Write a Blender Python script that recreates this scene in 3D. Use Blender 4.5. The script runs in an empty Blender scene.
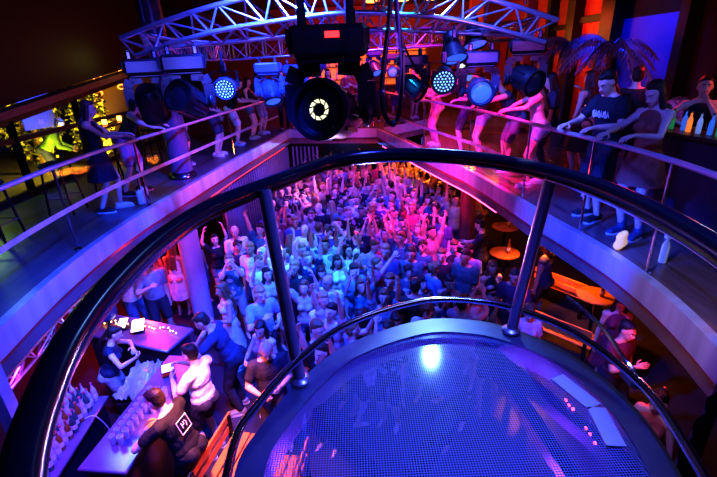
import bpy, math, random
import numpy as np
from mathutils import Vector, Matrix
random.seed(11)
C = bpy.context.scene.collection
sin, cos, pi, R = math.sin, math.cos, math.pi, math.radians
V = Vector

# ------------------------------------------------------------------ camera numbers
FPX = 430.0
PITCH = math.atan(181 / FPX)
ROLL = R(2.5)
CZ = 4.9                 # eye height above the dance floor
B = CZ - 2.0             # balcony floor
PZ = CZ - 1.62           # round platform
RZ = CZ - 0.57           # its hand rail
_U0 = V((0, sin(PITCH), cos(PITCH)))
CF = V((0, cos(PITCH), -sin(PITCH)))
CR = V((1, 0, 0)) * cos(ROLL) - _U0 * sin(ROLL)
CU = V((1, 0, 0)) * sin(ROLL) + _U0 * cos(ROLL)
EYE = V((0, 0, CZ))

def ray(u, v):
    return CF + CR * ((u - 358.5) / FPX) + CU * ((238.5 - v) / FPX)
def atz(u, v, z):
    d = ray(u, v); return EYE + d * ((z - CZ) / d.z)
def aty(u, v, y):
    d = ray(u, v); return EYE + d * (y / d.y)
def atx(u, v, x):
    d = ray(u, v); return EYE + d * (x / d.x)
def proj(p):
    q = V(p) - EYE; z = q.dot(CF)
    return (358.5 + FPX * q.dot(CR) / z, 238.5 - FPX * q.dot(CU) / z, z)

# ------------------------------------------------------------------ materials
MATS = {}
def mat(name, col, rough=0.5, metal=0.0, emit=None, es=0.0, noise=0.15, scale=8.0, bump=0.0, obj=False, spec=0.5, stretch=None, alpha=None):
    if name in MATS: return MATS[name]
    m = bpy.data.materials.new(name); m.use_nodes = True
    nt = m.node_tree; b = nt.nodes['Principled BSDF']
    b.inputs['Roughness'].default_value = rough
    b.inputs['Metallic'].default_value = metal
    b.inputs['Specular IOR Level'].default_value = spec
    tc = nt.nodes.new('ShaderNodeTexCoord')
    vec = tc.outputs['Object']
    if stretch:
        mp = nt.nodes.new('ShaderNodeMapping'); mp.inputs['Scale'].default_value = stretch
        nt.links.new(vec, mp.inputs['Vector']); vec = mp.outputs['Vector']
    nz = nt.nodes.new('ShaderNodeTexNoise'); nz.inputs['Scale'].default_value = scale
    nz.inputs['Detail'].default_value = 3
    nt.links.new(vec, nz.inputs['Vector'])
    mr = nt.nodes.new('ShaderNodeMapRange')
    mr.inputs['To Min'].default_value = 1 - noise; mr.inputs['To Max'].default_value = 1 + noise
    nt.links.new(nz.outputs['Fac'], mr.inputs['Value'])
    mx = nt.nodes.new('ShaderNodeMix'); mx.data_type = 'RGBA'; mx.blend_type = 'MULTIPLY'
    mx.inputs['Factor'].default_value = 1
    if obj == 'cloth':
        oi = nt.nodes.new('ShaderNodeObjectInfo'); vo = nt.nodes.new('ShaderNodeTexVoronoi'); vo.inputs['Scale'].default_value = 17
        nt.links.new(tc.outputs['Object'], vo.inputs['Vector'])
        vo.inputs['Scale'].default_value = 9; vo.feature = 'SMOOTH_F1'
        gt = nt.nodes.new('ShaderNodeMath'); gt.operation = 'GREATER_THAN'; gt.inputs[1].default_value = .5; nt.links.new(oi.outputs['Object Index'], gt.inputs[0])
        lt = nt.nodes.new('ShaderNodeMath'); lt.operation = 'LESS_THAN'; lt.inputs[1].default_value = .34; nt.links.new(vo.outputs['Distance'], lt.inputs[0])
        mu = nt.nodes.new('ShaderNodeMath'); mu.operation = 'MULTIPLY'; nt.links.new(gt.outputs[0], mu.inputs[0]); nt.links.new(lt.outputs[0], mu.inputs[1])
        m2 = nt.nodes.new('ShaderNodeMath'); m2.operation = 'MULTIPLY'; m2.inputs[1].default_value = .8; nt.links.new(mu.outputs[0], m2.inputs[0])
        iv = nt.nodes.new('ShaderNodeInvert'); nt.links.new(oi.outputs['Color'], iv.inputs['Color'])
        pm = nt.nodes.new('ShaderNodeMix'); pm.data_type = 'RGBA'; nt.links.new(m2.outputs[0], pm.inputs['Factor']); nt.links.new(oi.outputs['Color'], pm.inputs['A'])
        da = nt.nodes.new('ShaderNodeMix'); da.data_type = 'RGBA'; da.blend_type = 'MULTIPLY'; da.inputs['Factor'].default_value = 1; da.inputs['B'].default_value = (.45, .45, .5, 1)
        nt.links.new(iv.outputs['Color'], da.inputs['A']); nt.links.new(da.outputs['Result'], pm.inputs['B'])
        nt.links.new(pm.outputs['Result'], mx.inputs['A'])
    elif obj:
        oi = nt.nodes.new('ShaderNodeObjectInfo'); nt.links.new(oi.outputs['Color'], mx.inputs['A'])
    else:
        mx.inputs['A'].default_value = (*col, 1)
    nt.links.new(mr.outputs['Result'], mx.inputs['B'])
    nt.links.new(mx.outputs['Result'], b.inputs['Base Color'])
    if bump:
        bp = nt.nodes.new('ShaderNodeBump'); bp.inputs['Strength'].default_value = bump
        bp.inputs['Distance'].default_value = 0.03
        nt.links.new(nz.outputs['Fac'], bp.inputs['Height']); nt.links.new(bp.outputs['Normal'], b.inputs['Normal'])
    if emit is not None:
        b.inputs['Emission Color'].default_value = (*emit, 1); b.inputs['Emission Strength'].default_value = es
    MATS[name] = m
    return m

def glass(name, tint=(0.85, 0.9, 1.0), gloss=0.10, rough=0.03):
    if name in MATS: return MATS[name]
    m = bpy.data.materials.new(name); m.use_nodes = True
    nt = m.node_tree; nt.nodes.remove(nt.nodes['Principled BSDF']); out = nt.nodes['Material Output']
    tr = nt.nodes.new('ShaderNodeBsdfTransparent'); tr.inputs['Color'].default_value = (*tint, 1)
    gl = nt.nodes.new('ShaderNodeBsdfGlossy'); gl.inputs['Roughness'].default_value = rough
    fr = nt.nodes.new('ShaderNodeLayerWeight'); fr.inputs['Blend'].default_value = gloss
    mx = nt.nodes.new('ShaderNodeMixShader')
    nt.links.new(fr.outputs['Fresnel'], mx.inputs['Fac'])
    nt.links.new(tr.outputs[0], mx.inputs[1]); nt.links.new(gl.outputs[0], mx.inputs[2])
    nt.links.new(mx.outputs[0], out.inputs['Surface'])
    MATS[name] = m
    return m

# ------------------------------------------------------------------ mesh builder
def basis(z, hint=None):
    z = V(z).normalized()
    h = V(hint) if hint is not None else (V((0, 0, 1)) if abs(z.z) < 0.95 else V((0, 1, 0)))
    x = h.cross(z)
    if x.length < 1e-6: x = V((1, 0, 0)).cross(z)
    x.normalize(); y = z.cross(x)
    return x, y, z

class MB:
    def __init__(s): s.v = []; s.f = []; s.m = []
    def add(s, vs, fs, mi=0):
        b = len(s.v); s.v.extend(tuple(p) for p in vs)
        s.f.extend(tuple(b + i for i in f) for f in fs); s.m.extend([mi] * len(fs)); return s
    def box(s, c, d, ax=None, mi=0):
        c = V(c); X, Y, Z = ax if ax else (V((1, 0, 0)), V((0, 1, 0)), V((0, 0, 1)))
        p = [c + X * (d[0] / 2 * i) + Y * (d[1] / 2 * j) + Z * (d[2] / 2 * k) for k in (-1, 1) for j in (-1, 1) for i in (-1, 1)]
        return s.add(p, [(0, 2, 3, 1), (4, 5, 7, 6), (0, 1, 5, 4), (2, 6, 7, 3), (0, 4, 6, 2), (1, 3, 7, 5)], mi)
    def bar(s, a, b, w, h, mi=0, hint=None):
        a, b = V(a), V(b); X, Y, Z = basis(b - a, hint)
        return s.box((a + b) / 2, (w, h, (b - a).length), (X, Y, Z), mi)
    def rbox(s, c, d, r=0.02, ax=None, mi=0):
        # box with bevelled edges (chamfer ring), 24 verts
        c = V(c); X, Y, Z = ax if ax else (V((1, 0, 0)), V((0, 1, 0)), V((0, 0, 1)))
        x, y, z = d[0] / 2, d[1] / 2, d[2] / 2; r = min(r, x * .9, y * .9, z * .9)
        def ring(xx, yy, zz, rr):
            q = [(xx - rr, yy), (xx, yy - rr), (xx, -yy + rr), (xx - rr, -yy), (-xx + rr, -yy), (-xx, -yy + rr), (-xx, yy - rr), (-xx + rr, yy)]
            return [c + X * a + Y * b + Z * zz for a, b in q]
        vs = ring(x - r, y - r, -z, r * .4) + ring(x, y, -z + r, r) + ring(x, y, z - r, r) + ring(x - r, y - r, z, r * .4)
        fs = [tuple(range(8)), tuple(reversed(range(24, 32)))]
        for k in range(3):
            for i in range(8):
                j = (i + 1) % 8; fs.append((k * 8 + j, k * 8 + i, (k + 1) * 8 + i, (k + 1) * 8 + j))
        return s.add(vs, fs, mi)
    def cyl(s, a, b, r0, r1=None, n=12, mi=0, cap=True):
        r1 = r0 if r1 is None else r1; a, b = V(a), V(b); X, Y, Z = basis(b - a)
        vs = [p + (X * cos(2 * pi * i / n) + Y * sin(2 * pi * i / n)) * r for p, r in ((a, r0), (b, r1)) for i in range(n)]
        fs = [(i, (i + 1) % n, n + (i + 1) % n, n + i) for i in range(n)]
        if cap: fs += [tuple(reversed(range(n))), tuple(range(n, 2 * n))]
        return s.add(vs, fs, mi)
    def tube(s, pts, r, n=10, closed=False, mi=0):
        pts = [V(p) for p in pts]; N = len(pts); vs = []; X = None
        for i, p in enumerate(pts):
            if closed: t = pts[(i + 1) % N] - pts[i - 1]
            else: t = pts[min(i + 1, N - 1)] - pts[max(i - 1, 0)]
            t.normalize()
            if X is None: X, Y, _ = basis(t)
            else:
                X = (X - t * X.dot(t)).normalized(); Y = t.cross(X)
            rr = r[i] if isinstance(r, (list, tuple)) else r
            vs += [p + (X * cos(2 * pi * k / n) + Y * sin(2 * pi * k / n)) * rr for k in range(n)]
        fs = []
        for i in range(N if closed else N - 1):
            j = (i + 1) % N
            for k in range(n):
                l = (k + 1) % n; fs.append((i * n + k, i * n + l, j * n + l, j * n + k))
        if not closed: fs += [tuple(reversed(range(n))), tuple(range((N - 1) * n, N * n))]
        return s.add(vs, fs, mi)
    def ell(s, c, r, ax=None, nu=12, nv=8, mi=0):
        c = V(c); X, Y, Z = ax if ax else (V((1, 0, 0)), V((0, 1, 0)), V((0, 0, 1)))
        if not isinstance(r, (tuple, list)): r = (r, r, r)
        vs = [c - Z * r[2]]
        for j in range(1, nv):
            a = -pi / 2 + pi * j / nv
            for i in range(nu):
                t = 2 * pi * i / nu
                vs.append(c + X * (r[0] * cos(a) * cos(t)) + Y * (r[1] * cos(a) * sin(t)) + Z * (r[2] * sin(a)))
        vs.append(c + Z * r[2]); L = len(vs) - 1; fs = []
        for i in range(nu):
            k = (i + 1) % nu
            fs.append((0, 1 + k, 1 + i))
            for j in range(nv - 2):
                a = 1 + j * nu; fs.append((a + i, a + k, a + nu + k, a + nu + i))
            a = 1 + (nv - 2) * nu; fs.append((a + i, a + k, L))
        return s.add(vs, fs, mi)
    def cap(s, a, ra, b, rb, n=12, mi=0):
        # tapered capsule
        a, b = V(a), V(b); X, Y, Z = basis(b - a); L = (b - a).length
        prof = [(-ra, 0), (-ra * .8, ra * .6), (-ra * .4, ra * .92), (0, ra), (L, rb), (L + rb * .4, rb * .92), (L + rb * .8, rb * .6), (L + rb, 0)]
        vs = []; fs = []
        for k, (z, r) in enumerate(prof):
            if r == 0: vs.append(a + Z * z)
            else: vs += [a + Z * z + (X * cos(2 * pi * i / n) + Y * sin(2 * pi * i / n)) * r for i in range(n)]
        L = len(vs) - 1
        for i in range(n):
            k = (i + 1) % n
            fs.append((0, 1 + k, 1 + i))
            for j in range(5):
                q = 1 + j * n; fs.append((q + i, q + k, q + n + k, q + n + i))
            q = 1 + 5 * n; fs.append((q + i, q + k, L))
        return s.add(vs, fs, mi)
    def lathe(s, prof, c=(0, 0, 0), axis=(0, 0, 1), n=16, mi=0, hint=None):
        c = V(c); X, Y, Z = basis(axis, hint); vs = []; fs = []
        for r, z in prof:
            vs += [c + Z * z + (X * cos(2 * pi * i / n) + Y * sin(2 * pi * i / n)) * max(r, 1e-4) for i in range(n)]
        for j in range(len(prof) - 1):
            for i in range(n):
                k = (i + 1) % n; fs.append((j * n + i, j * n + k, (j + 1) * n + k, (j + 1) * n + i))
        fs += [tuple(reversed(range(n))), tuple(range((len(prof) - 1) * n, len(prof) * n))]
        return s.add(vs, fs, mi)
    def prism(s, poly, z0, z1, mi=0):
        n = len(poly)
        vs = [(x, y, z0) for x, y in poly] + [(x, y, z1) for x, y in poly]
        fs = [tuple(reversed(range(n))), tuple(range(n, 2 * n))] + [(i, (i + 1) % n, n + (i + 1) % n, n + i) for i in range(n)]
        return s.add(vs, fs, mi)
    def sheet(s, rows, mi=0):
        # rows: list of equal-length lists of points
        n = len(rows[0]); vs = [p for r in rows for p in r]
        fs = [(j * n + i, j * n + i + 1, (j + 1) * n + i + 1, (j + 1) * n + i) for j in range(len(rows) - 1) for i in range(n - 1)]
        return s.add(vs, fs, mi)
    def xform(s, M):
        s.v = [tuple(M @ V(p)) for p in s.v]; return s
    def mesh(s, name, mats, sharp=40):
        me = bpy.data.meshes.new(name); me.from_pydata(s.v, [], s.f)
        for m in (mats if isinstance(mats, (list, tuple)) else [mats]): me.materials.append(m)
        me.polygons.foreach_set('material_index', s.m)
        me.polygons.foreach_set('use_smooth', [True] * len(s.f))
        me.update()
        if sharp: me.set_sharp_from_angle(angle=R(sharp))
        return me
    def build(s, name, mats, parent=None, sharp=40, loc=None, rotz=None):
        o = bpy.data.objects.new(name, s.mesh(name, mats, sharp)); C.objects.link(o)
        if parent is not None: o.parent = parent
        if loc is not None: o.location = loc
        if rotz is not None: o.rotation_euler = (0, 0, rotz)
        return o

def tag(o, label, cat, group=None):
    o['label'] = label; o['category'] = cat
    if group: o['group'] = group
    return o
def thing(name, label, cat, loc=(0, 0, 0), rotz=0, group=None):
    o = bpy.data.objects.new(name, None); C.objects.link(o); o.empty_display_size = .1
    o.location = loc; o.rotation_euler = (0, 0, rotz)
    return tag(o, label, cat, group)
def struct(o): o['kind'] = 'structure'; return o
def kids(o): return [c for c in bpy.data.objects if c.parent is o]
def copy_tree(o, children, loc=None, rotz=None):
    # children: the list of part objects (one level) of o
    c = o.copy(); C.objects.link(c)
    if loc is not None: c.location = loc
    if rotz is not None: c.rotation_euler = (0, 0, rotz)
    out = []
    for ch in children:
        d = ch.copy(); C.objects.link(d); d.parent = c; out.append(d)
    return c, out
def catmull(pts, k=6, closed=False):
    pts = [V(p) for p in pts]; n = len(pts); out = []
    for i in range(n if closed else n - 1):
        g = (lambda j: pts[j % n]) if closed else (lambda j: pts[max(0, min(n - 1, j))])
        p0, p1, p2, p3 = g(i - 1), g(i), g(i + 1), g(i + 2)
        for t in [q / k for q in range(k)]:
            out.append(.5 * ((2 * p1) + (p2 - p0) * t + (2 * p0 - 5 * p1 + 4 * p2 - p3) * t * t + (3 * p1 - p0 - 3 * p2 + p3) * t ** 3))
    if not closed: out.append(pts[-1].copy())
    return out
# ------------------------------------------------------------------ people
M_SKIN = mat('skin', (1, 1, 1), .38, noise=.08, scale=20, obj=True)
M_CLOTH = mat('cloth', (1, 1, 1), .8, noise=.4, scale=11, bump=.9, obj='cloth')
M_HAIR = mat('hair', (1, 1, 1), .45, noise=.5, scale=60, obj=True, bump=.4)
M_EYEW = mat('eye_white', (.8, .8, .78), .3)
M_EYED = mat('eye_dark', (.02, .015, .01), .3)
M_LIP = mat('lips', (.45, .16, .14), .5)
M_SHOE = mat('shoe', (1, 1, 1), .6, noise=.1, obj=True)
M_SOLE = mat('shoe_sole', (.6, .6, .6), .7)
BODY_MATS = [M_SKIN, M_EYEW, M_EYED, M_LIP]

def remesh(mb, voxel, it=3, fac=.5):
    me = bpy.data.meshes.new('tmp'); me.from_pydata(mb.v, [], mb.f)
    o = bpy.data.objects.new('tmp', me); C.objects.link(o)
    r = o.modifiers.new('r', 'REMESH'); r.mode = 'VOXEL'; r.voxel_size = voxel; r.use_smooth_shade = True
    if it:
        s = o.modifiers.new('s', 'SMOOTH'); s.factor = fac; s.iterations = it
    dg = bpy.context.evaluated_depsgraph_get()
    e = o.evaluated_get(dg); m2 = e.to_mesh()
    out = MB(); n = len(m2.vertices); co = np.empty(n * 3, np.float32); m2.vertices.foreach_get('co', co)
    out.v = [tuple(p) for p in co.reshape(n, 3).tolist()]
    out.f = [tuple(p.vertices) for p in m2.polygons]; out.m = [0] * len(out.f)
    e.to_mesh_clear(); bpy.data.objects.remove(o); bpy.data.meshes.remove(me)
    return out

def ik(a, t, l1, l2, hint):
    a, t = V(a), V(t); d = t - a; L = min(d.length, (l1 + l2) * .998); L = max(L, abs(l1 - l2) * 1.05 + .01)
    d.normalize(); t = a + d * L
    q = (l1 * l1 - l2 * l2 + L * L) / (2 * L); h = math.sqrt(max(l1 * l1 - q * q, 0))
    n = V(hint); n = n - d * n.dot(d)
    n = n.normalized() if n.length > 1e-5 else V((0, 0, 1))
    return a + d * q + n * h, t

def human(p, voxel=.016):
    """p: pose and dress, person faces +Y. Returns MB per piece, unscaled figure 1.72 m."""
    fem = p.get('fem', False)
    pel = V((0, p.get('py', 0), p.get('pz', .94)))
    ln, sd, tw = R(p.get('lean', 0)), R(p.get('side', 0)), R(p.get('twist', 0))
    M = Matrix.Rotation(tw, 3, 'Z') @ Matrix.Rotation(-ln, 3, 'X') @ Matrix.Rotation(sd, 3, 'Y')
    X, Y, Z = M @ V((1, 0, 0)), M @ V((0, 1, 0)), M @ V((0, 0, 1))
    hp, hy, hr = R(p.get('hp', 5)), R(p.get('hy', 0)), R(p.get('hr', 0))
    HM = Matrix.Rotation(tw + hy, 3, 'Z') @ Matrix.Rotation(-hp, 3, 'X') @ Matrix.Rotation(hr, 3, 'Y')
    hX, hY, hZ = HM @ V((1, 0, 0)), HM @ V((0, 1, 0)), HM @ V((0, 0, 1))
    ax = (X, Y, Z); hax = (hX, hY, hZ)
    at = lambda x, y, z: pel + X * x + Y * y + Z * z
    body = MB()
    sw = .145 if fem else .168
    chest = (at(0, .005, .31), (.132, .093, .16) if fem else (.158, .106, .17))
    abdo = (at(0, .01, .13), (.112, .083, .15) if fem else (.135, .097, .16))
    pelv = (pel + Z * -.02, (.163, .113, .125) if fem else (.155, .112, .125))
    for c, r in (chest, abdo, pelv): body.ell(c, r, ax, 14, 10)
    sh = {k: at(k * sw, -.005, .418) for k in (-1, 1)}
    body.cap(sh[-1], .062, sh[1], .062)
    nb = at(0, .005, .49)
    for k in (-1, 1): body.cap(nb - Z * .01, .05, sh[k] - Z * .0, .05)
    if fem:
        for k in (-1, 1): body.ell(at(k * .068, .085, .29), (.062, .058, .06), ax)
    for k in (-1, 1): body.ell(at(k * .072, -.065, -.05), .088, ax)
    hc = nb + Z * .045 + hZ * .11 + hY * .025
    body.cap(nb - Z * .03, .058 if not fem else .05, hc - hZ * .06 - hY * .015, .052 if not fem else .046)
    body.ell(hc + hZ * .025 - hY * .012, (.075, .094, .09), hax, 14, 10)
    body.ell(hc - hZ * .035 + hY * .015, (.061, .074, .082), hax, 12, 8)
    body.ell(hc - hZ * .092 + hY * .05, (.034, .03, .026), hax)
    body.cap(hc + hY * .086 + hZ * .005, .009, hc + hY * .103 - hZ * .03, .016, 8)
    body.cap(hc + hY * .074 + hZ * .024 - hX * .035, .012, hc + hY * .074 + hZ * .024 + hX * .035, .012, 8)
    for k in (-1, 1): body.ell(hc + hX * (k * .077) - hY * .008 - hZ * .005, (.012, .022, .033), hax, 8, 6)
    # arms
    fin = MB(); arm = {}
    for k, key in ((-1, 'L'), (1, 'R')):
        tgt = p.get('h' + key) or (k * .24, .03, .80)
        hint = p.get('e' + key) or (k * .6, -.8, -.3)
        el, wr = ik(sh[k], V(tgt), .285, .25, hint)
        arm[k] = (el, wr)
        bo = 1.0 if not fem else .84
        body.cap(sh[k], .058 * bo, sh[k].lerp(el, .35), .052 * bo); body.cap(sh[k].lerp(el, .3), .052 * bo, el, .039 * bo)
        body.cap(el, .04 * bo, el.lerp(wr, .3), .042 * bo); body.cap(el.lerp(wr, .3), .042 * bo, wr, .027 * bo)
        d = V(p['d' + key]) if p.get('d' + key) else (wr - el)
        d = d.normalized()
        nn = V(p['n' + key]) if p.get('n' + key) else V((-k, .2, 0))
        nn = (nn - d * nn.dot(d)); nn = nn.normalized() if nn.length > 1e-4 else basis(d)[0]
        w = d.cross(nn)
        body.cap(wr, .025 * bo, wr + d * .04, .02)
        body.ell(wr + d * .055, (.041, .052, .019), (w, d, nn), 10, 8)
        cu = p.get('c' + key, .6)
        thumb = V((0, 0, 1)) if abs(d.z) < .7 else V((0, 1, 0))
        ts = 1 if w.dot(thumb) > 0 else -1
        for i, L in enumerate((.072, .08, .074, .058)):
            a = wr + d * .092 + w * (ts * (.03 - .02 * i)) - d * (.006 * abs(i - 1.2))
            d1 = (d * cos(cu * .6) + nn * sin(cu * .6)).normalized(); d2 = (d * cos(cu * 1.7) + nn * sin(cu * 1.7)).normalized()
            b = a + d1 * (L * .5)
            fin.cap(a - d * .012, .0095, b, .0088, 6); fin.cap(b, .0088, b + d2 * (L * .5), .007, 6)
        a = wr + d * .03 + w * (ts * .03); d1 = (d * .55 + w * ts * .7 + nn * .35).normalized(); b = a + d1 * .042
        fin.cap(a, .012, b, .0105, 6); d2 = (d * .9 + w * ts * .2 + nn * .5).normalized(); fin.cap(b, .0105, b + d2 * .032, .008, 6)
    # legs
    leg = {}; foot = {}
    for k, key in ((-1, 'L'), (1, 'R')):
        hip = pel + X * (k * .088) - Z * .035
        ft = V(p.get('f' + key) or (k * .105, 0, 0)); ank = ft + V((0, 0, .085))
        kn, ank = ik(hip, ank, .43, .425, p.get('k' + key) or (k * .15, 1, 0))
        leg[k] = (hip, kn, ank)
        tr = 1.0 if not fem else .98
        body.cap(hip, .088 * tr, hip.lerp(kn, .5), .073 * tr); body.cap(hip.lerp(kn, .45), .074 * tr, kn, .053 * tr)
        body.cap(kn, .052 * tr, kn.lerp(ank, .3), .052 * tr); body.cap(kn.lerp(ank, .3), .053 * tr, ank, .034 * tr)
        back = (kn - (hip + ank) / 2); back = V((0, 1, 0)) if back.length < .02 else back.normalized()
        body.ell(kn.lerp(ank, .28) - back * .018, (.047, .047, .1), basis(ank - kn) and (basis(ank - kn)[0], basis(ank - kn)[1], (ank - kn).normalized()))
        yaw = R(p.get('y' + key, -k * 8)); fd = V((-sin(yaw), cos(yaw), 0))
        g = V((ank.x, ank.y, ank.z - .085))
        foot[k] = (g, fd)
        body.cap(g - fd * .045 + V((0, 0, .042)), .036, g + fd * .08 + V((0, 0, .038)), .034)
        body.cap(g + fd * .06 + V((0, 0, .034)), .036, g + fd * .15 + V((0, 0, .025)), .025)
    out = {}
    bm = remesh(body, voxel, 3)
    bm.add(fin.v, fin.f, 0)
    for k in (-1, 1):
        bm.ell(hc + hX * (k * .031) + hY * .079 + hZ * .004, (.012, .009, .0065), hax, 8, 6, 1)
        bm.ell(hc + hX * (k * .031) + hY * .0855 + hZ * .004, (.0065, .004, .006), hax, 6, 4, 2)
        bm.cap(hc + hX * (k * .017) + hY * .092 + hZ * .026, .005, hc + hX * (k * .047) + hY * .078 + hZ * .03, .004, 6, 2)
    bm.ell(hc + hY * .085 - hZ * .06, (.024, .011, .008), hax, 8, 6, 3)
    out['body'] = bm
    # ---- hair
    hs = p.get('hair', 'short'); h = MB()
    if hs != 'bald':
        if hs in ('short', 'long', 'pony', 'bun', 'curly'):
            h.ell(hc + hZ * .058 - hY * .030, (.081, .092, .077), hax, 14, 10)
            h.ell(hc + hZ * .005 - hY * .05, (.079, .062, .09), hax, 14, 10)
            h.ell(hc + hZ * .098 + hY * .03, (.056, .05, .026), hax)
        if hs == 'curly':
            for i in range(22):
                a, b_ = random.uniform(0, 6.28), random.uniform(-.2, 1.3)
                h.ell(hc + hZ * .04 - hY * .025 + (hX * cos(a) * cos(b_) + hY * sin(a) * cos(b_) + hZ * sin(b_)) * .085, .03, hax, 8, 6)
        if hs == 'long':
            for k in (-1, 1):
                h.cap(hc + hX * (k * .066) + hZ * .03 - hY * .01, .03, nb + X * (k * .085) + Y * -.005 - Z * .03, .034)
                h.cap(nb + X * (k * .085) - Y * .005 - Z * .03, .034, at(k * .085, .03 if p.get('hairfront') else -.1, .27), .02)
            h.cap(hc - hY * .065, .062, nb - Y * .075 - Z * .04, .06)
            h.cap(nb - Y * .075 - Z * .04, .06, at(0, -.115, .24), .035)
            for i in range(5): h.cap(nb + X * (-.07 + .035 * i) - Y * .085, .034, at(-.085 + .042 * i, -.125, .19 + .03 * (i % 2)), .014)
        if hs == 'pony':
            h.cap(hc - hY * .1 + hZ * .03, .026, nb - Y * .14 + Z * .02, .032); h.cap(nb - Y * .14 + Z * .02, .032, at(0, -.15, .30), .01)
        if hs == 'bun':
            h.ell(hc - hY * .08 + hZ * .11, .042, hax)
        if hs in ('cap', 'hat'):
            h.ell(hc + hZ * .05 - hY * .012, (.087, .102, .078), hax, 16, 10)
            if hs == 'cap': h.ell(hc + hZ * .04 + hY * .12, (.062, .07, .012), hax, 12, 6)
            else: h.lathe([(.15, 0), (.152, .008), (.09, .014)], hc + hZ * .045, hZ, 18)
        out['hair'] = remesh(h, .012, 2)
    # ---- top
    top = p.get('top', 'tee'); t = MB(); g = .019
    if top != 'none':
        inf = lambda e, q: t.ell(e[0], tuple(a + q for a in e[1]), ax, 14, 10)
        inf(chest, g); inf(abdo, g + .006)
        if fem:
            for k in (-1, 1): t.ell(at(k * .068, .085, .29), .07, ax)
        if top in ('tee', 'long', 'polo', 'vest'):
            t.cap(sh[-1], .062 + .012, sh[1], .062 + .012)
            t.ell(pelv[0] + Z * .05, (pelv[1][0] + g + .005, pelv[1][1] + g + .005, .11), ax, 14, 10)
        if top == 'tank':
            for k in (-1, 1): t.cap(at(k * .085, .02, .40), .05, at(k * .09, -.01, .46), .04)
            t.ell(pelv[0] + Z * .05, (pelv[1][0] + g, pelv[1][1] + g, .1), ax, 14, 10)
        if top == 'dress':
            for k in (-1, 1): t.cap(at(k * .085, .03, .40), .042, at(k * .085, -.01, .47), .03)
            inf(pelv, g)
        if top in ('tee', 'polo', 'vest', 'long'):
            for k in (-1, 1):
                el, wr = arm[k]
                if top != 'vest':
                    t.cap(sh[k], .058 + .014, sh[k].lerp(el, .58), .05 + g)
                if top == 'long':
                    t.cap(sh[k].lerp(el, .5), .05 + g, el, .042 + g); t.cap(el, .043 + g, el.lerp(wr, .93), .03 + g)
            if top == 'polo': t.cap(nb - Z * .02, .066, nb + Z * .012, .066)
        out['top'] = remesh(t, max(voxel, .014), 3)
        if top == 'dress':
            s = out['top']; n = 20; rows = []
            L = p.get('skirt', .5)
            for j in range(7):
                q = j / 6
                rows.append([pel + V((cos(2 * pi * i / n) * (.17 + .09 * q + .012 * q * cos(5 * 2 * pi * i / n)), sin(2 * pi * i / n) * (.125 + .09 * q + .012 * q * cos(5 * 2 * pi * i / n)), .03 - L * q)) for i in range(n + 1)])
            s.sheet(rows)
    bot = p.get('bot', 'shorts'); b = MB()
    if top == 'dress': bot = 'none'
    if bot in ('shorts', 'hot', 'trousers'):
        b.ell(pelv[0], tuple(a + .014 for a in pelv[1]), ax, 14, 10)
        for k in (-1, 1): b.ell(at(k * .072, -.065, -.05), .1, ax)
        for k in (-1, 1):
            hip, kn, ank = leg[k]
            e = {'shorts': .85, 'hot': .34, 'trousers': 1}[bot]
            b.cap(hip, .102, hip.lerp(kn, min(.5, e)), .09)
            if bot == 'shorts': b.cap(hip.lerp(kn, .45), .09, hip.lerp(kn, e), .085)
            if bot == 'trousers':
                b.cap(hip.lerp(kn, .45), .09, kn, .07); b.cap(kn, .072, ank + V((0, 0, .03)), .058)
        out['bot'] = remesh(b, max(voxel, .016), 3)
    elif bot == 'skirt':
        b.ell(pelv[0], tuple(a + .016 for a in pelv[1]), ax, 14, 10)
        n = 20; rows = []
        for j in range(6):
            q = j / 5
            rows.append([pel + V((cos(2 * pi * i / n) * (.17 + .045 * q), sin(2 * pi * i / n) * (.13 + .05 * q), .03 - .36 * q)) for i in range(n + 1)])
        b = remesh(b, .016, 2); b.sheet(rows); out['bot'] = b
    if p.get('shoe', 'sneaker') != 'none':
        for k in (-1, 1):
            s = MB(); gp, fd = foot[k]; sdv = V((fd.y, -fd.x, 0)); ax2 = (sdv, fd, V((0, 0, 1)))
            q = MB()
            q.ell(gp - fd * .03 + V((0, 0, .05)), (.047, .06, .055), ax2); q.ell(gp + fd * .06 + V((0, 0, .045)), (.05, .1, .045), ax2); q.ell(gp + fd * .13 + V((0, 0, .035)), (.05, .06, .035), ax2)
            if p.get('shoe') == 'boot': q.cap(gp + V((0, 0, .06)), .052, gp + V((0, 0, .17)), .05)
            s = remesh(q, .012, 2)
            n = 14
            pl = [gp + fd * (.048 + .15 * cos(2 * pi * i / n)) + sdv * (.05 * sin(2 * pi * i / n)) for i in range(n)]
            s.prism([(a.x, a.y) for a in pl], gp.z, gp.z + .024, 1)
            out['shoe' + ('L' if k < 0 else 'R')] = s
    out['hc'] = hc; out['at'] = at; out['ax'] = ax; out['arm'] = arm; out['hax'] = hax; out['pel'] = pel
    return out

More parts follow.
